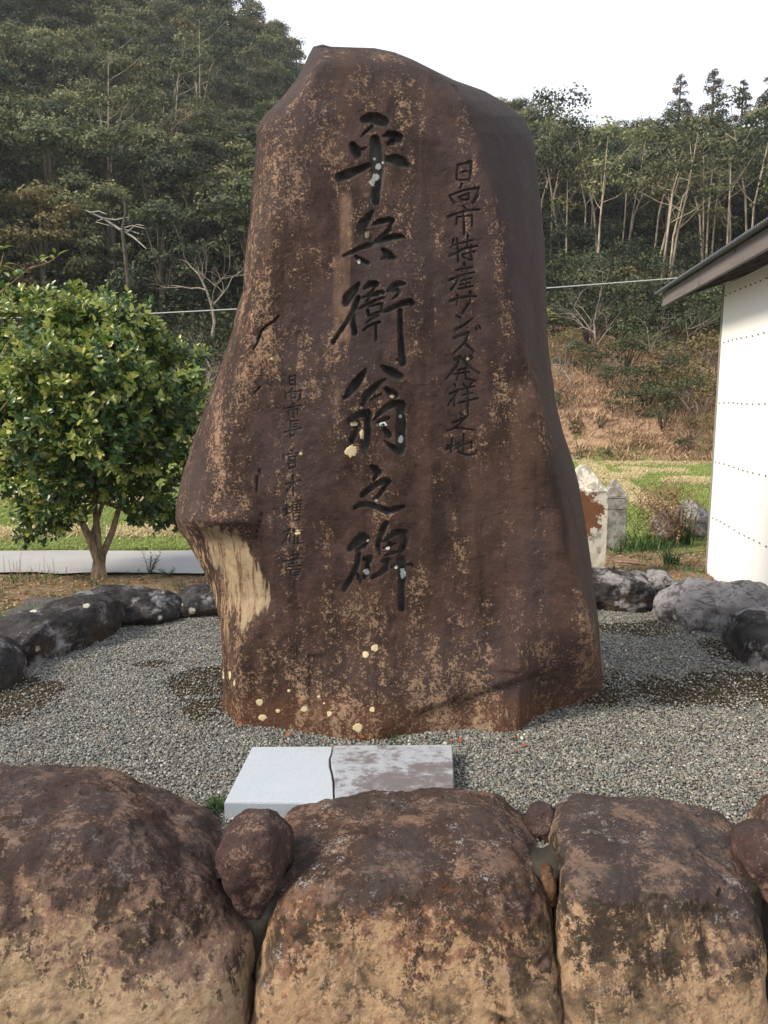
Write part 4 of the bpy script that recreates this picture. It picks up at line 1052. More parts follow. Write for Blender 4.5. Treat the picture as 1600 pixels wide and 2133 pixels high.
def quads(c, n, size, asp, r, roll=None):
    """flat leaves: centre, normal, length, width ratio"""
    n = n / (np.linalg.norm(n, axis=1)[:, None] + 1e-9)
    t = r.normal(size=n.shape); u = np.cross(n, t); u /= np.linalg.norm(u, axis=1)[:, None] + 1e-9
    v = np.cross(n, u)
    a = u * size[:, None] * .5; b = v * (size * asp)[:, None] * .5
    P = np.stack([c - a, c - b * 1.0, c + a, c + b * 1.0], 1)
    k = len(c)
    return P.reshape(-1, 3), np.arange(4 * k).reshape(k, 4)
def crown(mb, r, centers, radii, per, size, flat=.75, up=.35, gaps=.0):
    for c, R in zip(centers, radii):
        k = int(per * R * R)
        d = r.normal(size=(k, 3)); d /= np.linalg.norm(d, axis=1)[:, None]
        d[:, 2] = np.where(d[:, 2] < -.2, -d[:, 2] * .6, d[:, 2])
        # clumpy radius: knobbly outline
        kn = fbm(d * 2.2 + np.array(c), 1.3, 3, int(r.integers(1, 99)))
        rad = R * (.80 + .30 * kn + r.normal(0, .07, k)) * r.uniform(.72, 1.0, k) ** .35
        p = np.array(c) + d * rad[:, None] * np.array([1, 1, flat])
        n = d + r.normal(0, .55, (k, 3)); n[:, 2] += up
        V, Q = quads(p, n, size * r.uniform(.6, 1.5, k), r.uniform(.5, .9, k)[:, ] if False else .65, r)
        col = np.clip(.42 + .42 * kn + .18 * d[:, 2] + r.normal(0, .16, k), 0, 1)  # upper and bulging leaves lighter: crown light and shade put into the colour
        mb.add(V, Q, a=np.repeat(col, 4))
def tree_mesh(seed, kind='round'):
    r = np.random.default_rng(seed)
    tr, cr = MB(), MB()
    if kind == 'round':      # crown starts low, about 5.5 m high
        H = 5.6; n = 18
        C, Rr = [], []
        for k in range(n):
            z = r.uniform(1.1, 4.9); w = 1.75 * (1 - ((z - 2.9) / 3.1) ** 2) ** .5
            a = r.uniform(0, 2 * pi); q = w * r.uniform(.35, 1)
            C.append((q * cos(a), q * sin(a), z)); Rr.append(r.uniform(.62, 1.0))
        C.append((0, 0, 4.7)); Rr.append(.95)
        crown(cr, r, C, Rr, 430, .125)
        tr.tube([(0, 0, -.8), (.05, 0, 1.2), (.1, .05, 2.6), (0, 0, 4.2)], [.16, .13, .10, .05], 6)
        for c in C[::2]:
            tr.tube([(.05, 0, 1.6 + r.uniform(0, .8)), tuple(np.array(c) * .5 + np.array([0, 0, 1.3])), c], [.07, .045, .015], 4)
    elif kind == 'slender':  # tall pale stems, thin crown on top
        C, Rr = [], []
        for k in range(int(r.integers(1, 4))):
            a = r.uniform(0, 6.28); lx, ly = r.normal(0, .35, 2); hh = r.uniform(5.0, 6.8)
            bx, by = .25 * cos(a), .25 * sin(a)
            P = [(bx, by, -.8), (bx + .10 * lx, by + .1 * ly, 1.2), (bx + .45 * lx + r.normal(0, .08), by + .4 * ly, 3.0), (bx + 1.1 * lx, by + ly, 4.6), (bx + 1.7 * lx, by + 1.5 * ly, hh)]
            tr.tube(P, [.055, .048, .038, .026, .012], 6)
            for j in range(5):
                z = r.uniform(3.0, hh); q = np.interp(z, [p[2] for p in P], [p[0] for p in P]); qy = np.interp(z, [p[2] for p in P], [p[1] for p in P])
                e = (q + r.normal(0, .75), qy + r.normal(0, .75), z + r.uniform(.5, 1.3))
                tr.tube([(q, qy, z), ((q + e[0]) / 2, (qy + e[1]) / 2, (z + e[2]) / 2 - .1), e], [.020, .013, .006], 4)
                if r.random() < .9: C.append(e); Rr.append(r.uniform(.5, .85))
            C.append(P[-1]); Rr.append(r.uniform(.6, .95))
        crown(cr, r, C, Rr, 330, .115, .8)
    elif kind == 'cedar':
        H = 6.0
        tr.tube([(0, 0, -.5), (0, 0, 3), (0, 0, 6.2)], [.13, .09, .015], 5)
        C, Rr = [], []
        for k in range(34):
            z = r.uniform(.8, 5.9); w = 1.15 * (1 - (z - 1.2) / 5.2) ** .8
            a = r.uniform(0, 6.28)
            C.append((w * cos(a) * .75, w * sin(a) * .75, z)); Rr.append(.22 + .30 * w)
        C.append((0, 0, 6.0)); Rr.append(.22)
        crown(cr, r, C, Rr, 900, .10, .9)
    elif kind == 'bare':
        def br(p, d, L, rad, lev):
            q = [np.array(p)]
            for s in range(4):
                d = d + r.normal(0, .16, 3) + np.array([0, 0, .04]); d /= np.linalg.norm(d)
                q.append(q[-1] + d * L / 4)
            tr.tube(q, np.linspace(rad, rad * .45, 5), 4 if lev else 5)
            if lev < 4:
                for k in range(3 if lev else 5):
                    s = q[int(r.integers(2, 5))]
                    nd = d + r.normal(0, .6, 3); nd[2] = abs(nd[2]) * .7 + .1; nd /= np.linalg.norm(nd)
                    br(s, nd, L * r.uniform(.5, .75), rad * .5, lev + 1)
        br((0, 0, -.4), np.array([0, 0, 1.0]), 2.4, .075, 0)
    elif kind == 'bush':
        C = [(r.normal(0, .6), r.normal(0, .6), r.uniform(.3, 1.25)) for _ in range(12)]
        crown(cr, r, C, list(r.uniform(.32, .6, 12)), 900, .066, .9)
        for c in C[:6]: tr.tube([(0, 0, -.3), (c[0] * .4, c[1] * .4, .4), c], [.04, .03, .01], 4)
    return tr, cr
TREES = []
def make_tree(name, kind, seed, leaf, bk):
    tr, cr = tree_mesh(seed, kind)
    e = empty(name)
    link('trunk', tr.mesh('trunk', bk), e)
    if cr.n: link('crown', cr.mesh('crown', leaf, False), e)
    return e
PROTO = {}
def proto(kind, name, n, leaf, bk, s0):
    PROTO[(kind, name, leaf.name)] = [make_tree(name, kind, s0 + k, leaf, bk) for k in range(n)]
    return PROTO[(kind, name, leaf.name)]
P_ROUND = proto('round', 'evergreen_tree', 6, FOREST, BARK_D, 100)
P_SLEN = proto('slender', 'slender_tree', 5, FOREST, BARK_P, 200)
P_TAWNY = proto('round', 'tawny_tree', 2, OLIVE, BARK_D, 300)
P_CEDAR = proto('cedar', 'cedar_tree', 2, CEDAR, BARK_D, 400)
P_BARE = proto('bare', 'bare_tree', 3, FOREST, TWIG, 500)
P_BARER = proto('bare', 'bare_tree', 2, FOREST, TWIG_R, 520)
P_BUSH = proto('bush', 'bush', 3, FOREST_GREEN, BARK_D, 600)
P_BUSHT = proto('bush', 'bush', 2, OLIVE, TWIG, 620)
used = set()
def place(protos, x, y, sc, label, cat, group=None, dz=0.0, sink=.0, sz=None):
    src = protos[int(rng.integers(len(protos)))]
    z = float(terrain_z(x, y)) + dz - sink
    s = (sc, sc, sz or sc)
    if src.name not in used:
        used.add(src.name); o = src; o.location = (x, y, z); o.rotation_euler = (0, 0, float(rng.uniform(0, 6.28))); o.scale = s
    else:
        o = dup(src, (x, y, z), float(rng.uniform(0, 6.28)), s)
    for k in ('label', 'category', 'group'):
        if k in o: del o[k]
    tag(o, label, cat, group)
    return o
def px_of(x, y, z):
    X_ = x; yy = y * cos(PITCH) - (z - CAMZ) * sin(PITCH); zz = y * sin(PITCH) + (z - CAMZ) * cos(PITCH)
    return CX + F * X_ / yy, CY - F * zz / yy
def hit(px, py):
    u, dy, dz = ray(px, py)
    ts = np.linspace(12, 120, 4000)
    z = CAMZ + dz / dy * ts
    tz = terrain_z(u / dy * ts, ts)
    k = np.argmax(tz > z)
    return float(u / dy * ts[k]), float(ts[k])

# -- the two wooded slopes
def wood(s0, s1, spacing, side):
    pts = []
    tries = 0
    while tries < 20000:
        tries += 1
        y = rng.uniform(25, 80); s = rng.uniform(s0, s1); x = s * y
        if rng.random() > y / 80: continue
        yr = float(pool(s, RIDGE_Y)); yf = float(pool(s, FOOT_Y))
        lo = yf + (4.0 if side == 'l' else 12.5)
        if y < lo or y > yr + 2: continue
        sp_ = spacing * (.75 + .5 * rng.random())
        if all((x - a) ** 2 + (y - b) ** 2 > sp_ * sp_ for a, b in pts): pts.append((x, y))
    return pts
LW = wood(-.56, .0, 2.45, 'l'); RW = wood(.13, .62, 2.05, 'r')
# visible ones only: drop trees wholly outside the picture or behind the monument
def seen(x, y):
    z = float(terrain_z(x, y)); a, b = px_of(x, y, z + 4)
    return -90 < a < 1690 and b > -140 and not (700 < a < 1040 and b > 260)
LW = [p for p in LW if seen(*p)]; RW = [p for p in RW if seen(*p)]
nt_ = [0, 0]
for x, y in LW:
    s = rng.uniform(.78, 1.15)
    yr = float(pool(x / y, RIDGE_Y))
    z = float(terrain_z(x, y)); a, b = px_of(x, y, z + 4)
    if y > yr - 3 and a > 480: s *= .8
    k = rng.random()
    if k < .05: place(P_TAWNY, x, y, s, 'tawny tree on the left hillside', 'tree', 'tawny trees on the left hillside')
    elif k < .08: place(P_SLEN, x, y, s * 1.1, 'thin pale stemmed tree in the dense wood on the left hillside', 'tree', 'slender trees on the left hillside')
    else: place(P_ROUND, x, y, s, 'dense dark evergreen broadleaf tree in the wood on the left hillside', 'tree', 'evergreen trees on the left hillside')
    nt_[0] += 1
for x, y in RW:
    yf = float(pool(x / y, FOOT_Y)); yr = float(pool(x / y, RIDGE_Y))
    t = (y - yf) / (yr - yf)
    s = rng.uniform(.8, 1.1)
    if t < .58: place(P_SLEN, x, y, s * 1.15, 'tall slender tree with pale bare stems and thin crown on the right hillside', 'tree', 'slender pale stemmed trees on the right hillside')
    else: place(P_ROUND, x, y, s * .95, 'grey green evergreen tree high on the right hillside', 'tree', 'evergreen trees on the right hillside')
    nt_[1] += 1
print('TREES', nt_)
for px, py, sc, lab in [(1377, 206, .62, 'small airy dark conifer on the right skyline, leftmost of the conifers'), (1442, 196, .85, 'tallest rusty brown conifer standing on the right skyline'),
                        (1500, 216, .55, 'short green brown conifer on the skyline between two rusty ones'), (1555, 198, .9, 'broad rusty conifer on the skyline near the right edge')]:
    s_ = (px - 800) / F; y = float(pool(s_, RIDGE_Y)) + .5
    x = s_ * y
    zt = CAMZ + (832 - py) / F * y
    o = place(P_CEDAR, x, y, sc * 1.35, lab, 'conifer', sz=sc); o.location.z = zt - 6.2 * sc
# special bare trees and shrubs of the slopes
for px, py, sc, pr, lab in [(115, 400, .85, P_BARE, 'bare pale grey tree with upright twigs in the left wood'), (385, 400, .9, P_BARER, 'wide bare reddish brown tree in the left wood beside the pale stems'),
                            (520, 215, .7, P_BARE, 'bare twiggy tree just left of the monument top'), (450, 560, .8, P_BARE, 'bare arching shrub low in the left wood near the cable'), (420, 660, .6, P_BARE, 'bare dry shrub under the cable left of the monument')]:
    x, y = hit(px, py + 60); y -= 4.5; x = (px - 800) / F * y
    place(pr, x, y, sc * 1.2, lab, 'tree', dz=1.2)
# a fallen dead limb, bleached
mb = MB()
r_ = np.random.default_rng(9)
x, y = hit(245, 520); y -= 9.5
def W(px, py, d=0): return at(px, py, y + d)
main = [W(178, 438), W(215, 455, .2), W(250, 478, .1), W(278, 494, 0), W(305, 518, -.2)]
mb.tube(main, [.022, .034, .042, .03, .015], 5)
for a, b, c in [((215, 455), (240, 458), (270, 452)), ((250, 478), (275, 470), (302, 476)), ((250, 478), (268, 480), (290, 487)), ((262, 485), (285, 468), (300, 470)), ((190, 443), (205, 440), (222, 446)), ((215, 455), (200, 462), (228, 470))]:
    mb.tube([W(*a), W(*b, .2), W(*c, -.1)], [.03, .022, .01], 4)
pale_limb = bark('bleached_wood', (0.20, 0.185, 0.165), (0.38, 0.35, 0.31), 8)
root_ = empty('dead_tree', (0, 0, 0)); tag(root_, 'slim dead tree with one bleached broken limb before the left wood', 'tree')
link('limb', mb.mesh('limb', pale_limb), root_)
mb = MB(); pt_ = W(255, 480); bt_ = pt_ + np.array([.15, .1, 0]); bt_[2] = float(terrain_z(bt_[0], bt_[1])) - .3
mb.tube([bt_, (bt_ * .6 + pt_ * .4) + [.12, 0, 0], (bt_ * .2 + pt_ * .8) + [.05, 0, 0], pt_, W(262, 440), W(258, 400)], [.11, .09, .065, .055, .035, .012], 6)
link('trunk', mb.mesh('trunk', BARK_D), root_)
# bushes on the lower right bank
BG = 'bushes on the lower part of the right bank'
for px, py, sc, pr in [(1180, 660, 1.5, 0), (1230, 700, 1.7, 0), (1290, 690, 1.9, 0), (1340, 720, 1.6, 0), (1380, 700, 2.0, 0), (1420, 740, 1.8, 0), (1460, 700, 1.7, 0), (1220, 760, 1.1, 0), (1300, 770, 1.5, 0), (1265, 790, .8, 0),
                       (1350, 830, 1.5, 0), (1380, 870, 1.4, 0), (1440, 800, 1.7, 1), (1465, 850, 1.6, 1), (1410, 830, 1.3, 1), (1330, 640, 1.8, 0), (1250, 630, 1.7, 0), (1450, 640, 1.6, 0), (1175, 740, 1.0, 1), (1195, 610, 1.6, 0), (1400, 640, 1.5, 1), (1290, 610, 1.5, 0), (1345, 590, 1.6, 0), (1170, 560, 1.6, 0), (1230, 560, 1.5, 0), (1390, 590, 1.7, 0), (1165, 830, .6, 0), (1275, 845, .5, 0),
                       (1480, 740, 1.2, 1), (1440, 890, .8, 1), (1250, 870, .4, 0), (1200, 880, .4, 0), (1470, 930, .6, 1), (1430, 925, .5, 0), (1210, 940, .35, 0), (1260, 935, .4, 0), (1160, 700, 1.1, 0)]:
    x, y = hit(px, py + 22)
    place(P_BUSHT if pr else P_BUSH, x, y, sc * y / 34, 'dry brownish twiggy bush on the right bank below the slender trees' if pr else 'dark green leafy bush on the right bank below the slender trees', 'bush', ('dry ' if pr else 'green ') + BG)
for px, py, sc in [(1250, 700, .75), (1440, 660, .8), (1465, 760, .7), (1190, 760, .5), (1400, 500, .8), (1330, 620, .7)]:
    x, y = hit(px, py + 60)
    place(P_BARE, x, y, sc, 'bare pale branched shrub on the right bank among green bushes', 'shrub', 'bare shrubs on the right bank')
# undergrowth: leaf litter and low green that covers the slopes below the trees
def tuft_mesh(name, mat, seed, n=70, size=.22, hgt=.5, spread=.7):
    r = np.random.default_rng(seed); mb = MB()
    c = np.column_stack([r.normal(0, spread * .5, n), r.normal(0, spread * .5, n), np.abs(r.normal(0, hgt * .5, n))])
    V, Q = quads(c, r.normal(0, .5, (n, 3)) + [0, 0, .6], size * r.uniform(.6, 1.4, n), .6, r)
    mb.add(V, Q, a=np.repeat(r.uniform(0, 1, n), 4))
    return mb.mesh(name, mat, False)
def blades_mesh(name, mat, seed, n=26, L=.25, wd=.006, lean=.5, spread=.03):
    r = np.random.default_rng(seed); mb = MB()
    for k in range(n):
        a = r.uniform(0, 6.28); l = L * r.uniform(.5, 1.15); ln = lean * r.uniform(.2, 1.2)
        b = np.array([r.normal(0, spread), r.normal(0, spread), 0])
        d = np.array([cos(a), sin(a), 0]); s = np.array([-sin(a), cos(a), 0]) * wd
        p = [b, b + d * l * ln * .25 + [0, 0, l * .45], b + d * l * ln * .65 + [0, 0, l * .75], b + d * l * ln * 1.15 + [0, 0, l * (.92 - .35 * ln)]]
        V = [p[0] - s, p[0] + s, p[1] - s * .9, p[1] + s * .9, p[2] - s * .6, p[2] + s * .6, p[3]]
        mb.add(V, [[0, 1, 3, 2], [2, 3, 5, 4]], [[4, 5, 6]], a=r.uniform(0, 1))
    return mb.mesh(name, mat, False)
def sc_points(n, f):
    s = rng.uniform(-.58, .60, n); y = rng.uniform(19, 76, n); x = s * y
    yf = pool(s, FOOT_Y); k = f(s, y, (y - yf), x)
    return x[k], y[k]
x, y = sc_points(9000, lambda s, y, d, x: ((s < 0) & (d > .5)) | ((s > .1) & (d > 11) & (rng.random(len(s)) < .9)))
z = terrain_z(x, y)
scatter('undergrowth', np.stack([x, y, z], -1), np.stack([0 * x, 0 * x, rng.uniform(0, 6.28, len(x))], -1), rng.uniform(.8, 2.0, len(x)),
        [tuft_mesh('undergrowth_tuft', FOREST_GREEN, s, 170, .085, .7, .9) for s in (1, 2)], 'dark green undergrowth below the trees')
x, y = sc_points(26000, lambda s, y, d, x: (s > .1) & (d > -.1) & (d < 13))
z = terrain_z(x, y)
scatter('dry_grass', np.stack([x, y, z], -1), np.stack([0 * x, 0 * x, rng.uniform(0, 6.28, len(x))], -1), rng.uniform(.5, 1.5, len(x)),
        [blades_mesh('dry_tuft', DRY, s, 18, .22, .012, 1.5, .20) for s in (1, 2)], 'dry reddish grass on the bank')
# the wood goes on beyond the picture and behind the monument
n = 2600
s_ = rng.uniform(-1.5, 1.5, n); y = rng.uniform(27, 78, n); x = s_ * y
yf = pool(s_, FOOT_Y); yr = pool(s_, RIDGE_Y); zz_ = terrain_z(x, y)
pxx, pyy = px_of(x, y, zz_ + 4)
k = (y > yf + np.where(s_ < 0, 4, 12)) & (y < yr + 2) & ((pxx < -90) | (pxx > 1690) | ((pxx > 700) & (pxx < 1000) & (pyy > 270)))
x, y, zz_ = x[k], y[k], zz_[k]
scatter('far_wood', np.stack([x, y, zz_], -1), np.stack([0 * x, 0 * x, rng.uniform(0, 6.28, len(x))], -1), rng.uniform(.8, 1.15, len(x)),
        [o_.children[1].data if o_.children[1].name.startswith('crown') else o_.children[0].data for o_ in P_ROUND[:3]], 'continuing evergreen wood on the slopes beside the view')
# -- short grass of the field and by the border
LAWN = leaf_mat('lawn_blade', [(0, (0.15, 0.22, 0.05)), (.6, (0.27, 0.34, 0.10)), (.85, (0.38, 0.40, 0.17)), (1, (0.55, 0.48, 0.26))], .8, .2, .3, .5, .3)
n = 42000
y = 7.9 + (23 - 7.9) * rng.random(n) ** 1.2; x = rng.uniform(-.58, .56, n) * y
k = (y < pool(x / y, FOOT_Y)) & ~((x > -.75) & (x < .65))
x, y = x[k], y[k]
k = (y > yf_ + .05) | (x > .6)
x, y = x[k], y[k]; k = ~((x > .6) & (y < 8.6)); x, y = x[k], y[k]
scatter('lawn', np.stack([x, y, terrain_z(x, y)], -1), np.stack([0 * x, 0 * x, rng.uniform(0, 6.28, len(x))], -1), rng.uniform(.6, 1.3, len(x)),
        [blades_mesh('lawn_tuft', LAWN, s, 14, .055, .005, 1.2, .05) for s in (1, 2, 3)], 'short pale green grass of the field')
sx_, sy_ = [], []
for (ax_, ay_, bx_, by_, n_, wd_) in [(1205, 955, 1350, 1048, 450, 5), (1260, 968, 1475, 966, 400, 3), (1400, 1004, 1475, 1003, 400, 5), (1240, 1000, 1330, 990, 300, 5), (1290, 978, 1420, 984, 160, 4), (1330, 1040, 1420, 1075, 500, 9), (0, 1040, 300, 1045, 250, 7), (250, 1110, 440, 1105, 500, 10), (-60, 1120, 160, 1108, 600, 8)]:
    t_ = rng.random(n_); q_ = ground(ax_ + (bx_ - ax_) * t_ + rng.normal(0, 3, n_), ay_ + (by_ - ay_) * t_ + rng.normal(0, wd_ * .5, n_), -.08)
    sx_.append(q_[:, 0]); sy_.append(q_[:, 1])
sx_, sy_ = np.concatenate(sx_), np.concatenate(sy_)
k = (sy_ < pool(sx_ / sy_, FOOT_Y)) & (sy_ > 8.1)
sx_, sy_ = sx_[k], sy_[k]
STRAW = leaf_mat('straw_blade', [(0, (0.40, 0.33, 0.17)), (1, (0.66, 0.57, 0.36))], .9, .1, .2, .4, .2)
scatter('mown_straw', np.stack([sx_, sy_, terrain_z(sx_, sy_)], -1), np.stack([0 * sx_, 0 * sx_, rng.uniform(0, 6.28, len(sx_))], -1), rng.uniform(.6, 1.3, len(sx_)),
        [blades_mesh('straw_tuft', STRAW, s, 16, .09, .006, 1.5, .08) for s in (11, 12)], 'pale dry straw lying in streaks on the field')
# dry litter and stray grass on the soil near the border
n = 5200
y = rng.uniform(4.6, 8.4, n); x = rng.uniform(-.58, .5, n) * y
k = ~ring_mask(x, y) & ((y < yn - .03) | (x > .8)) & (np.abs(x) > .9)
x, y = x[k], y[k]
z = terrain_z(x, y) * (y > 4.95) + (-.035) * (y <= 4.95)
k = rng.random(len(x)) < .16
scatter('stray_grass', np.stack([x, y, z], -1)[k], np.stack([0 * x, 0 * x, rng.uniform(0, 6.28, len(x))], -1)[k], rng.uniform(.5, 1.2, k.sum()),
        [blades_mesh('stray_tuft', GREENBLADE, s, 12, .06, .003, 1.0, .04) for s in (5, 6)], 'stray short grass on the soil')
LITTER = leaf_mat('dead_leaf', [(0, (0.10, 0.05, 0.03)), (.5, (0.28, 0.17, 0.09)), (1, (0.50, 0.40, 0.26))], .9, .1, .1, .5, .3)
def litter_mesh(name, seed):
    r = np.random.default_rng(seed); mb = MB(); n_ = 10
    c = np.column_stack([r.normal(0, .07, n_), r.normal(0, .07, n_), r.uniform(.002, .012, n_)])
    V, Q = quads(c, r.normal(0, .25, (n_, 3)) + [0, 0, 1], .030 * r.uniform(.5, 1.3, n_), .5, r)
    mb.add(V, Q, a=np.repeat(r.uniform(0, 1, n_), 4)); return mb.mesh(name, LITTER, False)
scatter('leaf_litter', np.stack([x, y, z + .004], -1), np.stack([0 * x, 0 * x, rng.uniform(0, 6.28, len(x))], -1), rng.uniform(.6, 1.3, len(x)),
        [litter_mesh('litter_patch', s) for s in (1, 2, 3)], 'dead leaves and straw on the bare soil')

for L_ in (P_ROUND, P_SLEN, P_TAWNY, P_CEDAR, P_BARE, P_BARER, P_BUSH, P_BUSHT):
    for o_ in L_:
        if o_.name not in used:
            for c_ in list(o_.children): bpy.data.objects.remove(c_)
            bpy.data.objects.remove(o_)
# every tree and bush of a group gets its own place: rows counted from the top, then from the left
ORD = ['first', 'second', 'third', 'fourth', 'fifth', 'sixth', 'seventh', 'eighth', 'ninth', 'tenth', 'eleventh', 'twelfth', 'thirteenth', 'fourteenth', 'fifteenth', 'sixteenth', 'seventeenth', 'eighteenth', 'nineteenth', 'twentieth']
SHORT = {'evergreen trees on the left hillside': ('dense dark evergreen', 'the left wood', 70), 'tawny trees on the left hillside': ('tawny olive tree', 'the left wood', 200),
         'slender trees on the left hillside': ('thin pale stemmed tree', 'the left wood', 160), 'slender pale stemmed trees on the right hillside': ('thin pale stemmed tree', 'the right wood', 70),
         'evergreen trees on the right hillside': ('grey green evergreen', 'the right wood', 45), 'dry bushes on the lower part of the right bank': ('brownish twiggy bush', 'the right bank', 120),
         'green bushes on the lower part of the right bank': ('dark leafy bush', 'the right bank', 70), 'bare shrubs on the right bank': ('bare pale shrub', 'the right bank', 120)}
bpy.context.view_layer.update()
for gname, (kind_, where, step_) in SHORT.items():
    ms = [(px_of(o_.location.x, o_.location.y, o_.location.z + 3.0 * o_.scale[0]), o_) for o_ in COL.objects if o_.get('group') == gname]
    ms.sort(key=lambda t: t[0][1])
    rows, row = [], []
    for t in ms:
        if row and t[0][1] - row[0][0][1] > step_ or len(row) >= 19: rows.append(row); row = []
        row.append(t)
    if row: rows.append(row)
    for i_, row in enumerate(rows):
        row.sort(key=lambda t: t[0][0])
        for j_, (p_, o_) in enumerate(row):
            o_['label'] = f'{kind_}, {ORD[j_]} from left in {ORD[min(i_, 19)]} row down {where}'
# ================================================================== THE CAMELLIA
def leaf_shape(L, W_, fold=.25, curl=.25):
    """six-point folded leaf in its own frame: x along, y across, z up"""
    t = np.array([0, .35, .72, 1.0]); wv = np.array([.0, 1.0, .72, 0]) * W_ / 2
    zc_ = -curl * L * (t ** 2) * .6
    V = [(0, 0, 0), (t[1] * L, 0, zc_[1]), (t[2] * L, 0, zc_[2]), (L, 0, zc_[3]),
         (t[1] * L, wv[1], zc_[1] + fold * wv[1]), (t[2] * L, wv[2], zc_[2] + fold * wv[2]), (t[1] * L, -wv[1], zc_[1] + fold * wv[1]), (t[2] * L, -wv[2], zc_[2] + fold * wv[2])]
    return np.array(V), np.array([[1, 2, 5, 4], [2, 1, 6, 7]]), np.array([[0, 1, 4], [0, 6, 1], [2, 3, 5], [3, 2, 7]])
CAM_LEAF = leaf_mat('camellia_leaf', [(0, (0.018, 0.045, 0.016)), (.36, (0.050, 0.105, 0.028)), (.56, (0.15, 0.22, 0.050)), (.80, (0.30, 0.34, 0.075)), (1, (0.52, 0.48, 0.14))], .30, .5, .3, .0, .15)
def leaves_from(mb, P, Dr, Up, size, col, shape):
    V0, Q0, T0 = shape
    Dr = Dr / np.linalg.norm(Dr, axis=1)[:, None]
    S = np.cross(Up, Dr); S /= np.linalg.norm(S, axis=1)[:, None] + 1e-9
    U = np.cross(Dr, S)
    V = P[:, None] + size[:, None, None] * (V0[None, :, 0:1] * Dr[:, None] + V0[None, :, 1:2] * S[:, None] + V0[None, :, 2:3] * U[:, None])
    n_, k = len(P), len(V0)
    b = (np.arange(n_) * k)[:, None, None]
    mb.add(V.reshape(-1, 3), (Q0[None] + b).reshape(-1, 4), (T0[None] + b).reshape(-1, 3), a=np.repeat(col, k))
def camellia():
    r = np.random.default_rng(21)
    base = ground(205, 1204, -.02)
    root = empty('camellia_tree', tuple(base))
    tag(root, 'round bushy camellia with glossy dark and yellow green leaves beside the path', 'tree')
    Yd = base[1]
    def Wp(px, py, d=0): return at(px, py, Yd + d) - base
    tr = MB()
    stems = [[Wp(207, 1206), Wp(203, 1165, -.02), Wp(186, 1120, -.05), Wp(165, 1075, -.1), Wp(120, 1000, -.2), Wp(70, 880, -.2), Wp(60, 760, -.1)],
             [Wp(205, 1206), Wp(206, 1160), Wp(203, 1105, .02), Wp(196, 1040, .05), Wp(200, 940, .1), Wp(180, 780, 0), Wp(170, 680, 0)],
             [Wp(208, 1200), Wp(214, 1155, .03), Wp(235, 1105, .06), Wp(250, 1050, .12), Wp(285, 980, .2), Wp(320, 850, .2), Wp(300, 740, .2)],
             [Wp(190, 1125, -.04), Wp(205, 1075, .1), Wp(235, 990, .35), Wp(260, 870, .4)]]
    for s, r0 in zip(stems, (.036, .032, .03, .022)):
        tr.tube(s, np.linspace(r0 * 1.25, .008, len(s)), 8)
    tr.tube([Wp(206, 1215), Wp(206, 1190), Wp(206, 1165)], [.085, .062, .045], 10)
    # crown outline as ellipsoid clumps placed in the picture plane at real depths
    cl = [(60, 700, 120, 95, 0), (150, 680, 105, 85, .1), (235, 690, 90, 85, -.1), (310, 740, 85, 75, .1), (375, 790, 68, 72, 0), (30, 800, 130, 100, -.25), (140, 790, 130, 100, -.45), (250, 800, 120, 100, -.45), (340, 850, 100, 90, -.2),
          (400, 850, 45, 55, .1), (10, 900, 110, 90, -.1), (100, 900, 115, 90, -.5), (210, 900, 115, 90, -.5), (300, 940, 95, 80, -.2), (370, 940, 50, 60, 0), (60, 990, 80, 60, -.1), (140, 985, 90, 60, -.35), (240, 1010, 85, 45, -.1), (320, 1020, 60, 50, 0),
          (85, 1060, 60, 38, -.1), (150, 1055, 50, 42, -.2), (345, 1065, 32, 38, 0), (60, 1110, 30, 18, -.1), (375, 1095, 12, 16, 0), (120, 1090, 40, 30, -.1), (290, 1060, 42, 30, 0), (-60, 840, 80, 150, 0), (150, 800, 150, 140, .55), (280, 830, 120, 120, .5), (60, 850, 130, 140, .5), (200, 660, 55, 45, 0), (90, 640, 60, 40, 0), (170, 632, 40, 30, 0), (300, 690, 40, 30, 0)]
    Ps, Ds = [], []
    for (px, py, rx, ry, d) in cl:
        rx, ry = rx * .98, ry * .94
        k = int(rx * ry / 70 * 1.5) + 4
        dv = r.normal(size=(k, 3)); dv /= np.linalg.norm(dv, axis=1)[:, None]
        m_ = r.random(k) < .85
        dv[:, 1] = np.where(m_, -np.abs(dv[:, 1]), dv[:, 1])
        s_ = (Yd + d) / F
        kn = fbm(dv * 1.7 + px * .1, 1.4, 3, 8)
        rad = .80 + .52 * kn + r.normal(0, .10, k)
        c = Wp(px, py, d)
        P = c + dv * rad[:, None] * np.array([rx * s_, max(rx, ry) * s_ * .7, ry * s_])
        Ps.append(P); Ds.append(dv + np.array([0, 0, .35]) + r.normal(0, .35, (k, 3)))
        tr.tube([stems[1][3] + r.normal(0, .05, 3) if px > 100 else stems[0][4], (c + stems[1][3]) / 2 + [0, 0, -.03], c], [.012, .009, .005], 5)
    P = np.concatenate(Ps); Dn = np.concatenate(Ds); Dn /= np.linalg.norm(Dn, axis=1)[:, None]
    fo = MB(); shp = leaf_shape(1, .54, .3, .3)
    LP, LD, LU, LS, LC = [], [], [], [], []
    yellow_lit = r.random(len(P)) < .36 + .34 * sstep(.9, 2.3, P[:, 2]) + .15 * sstep(.2, -1, P[:, 0])  # yellow green leaves at random, more at top and left as painted sunlight
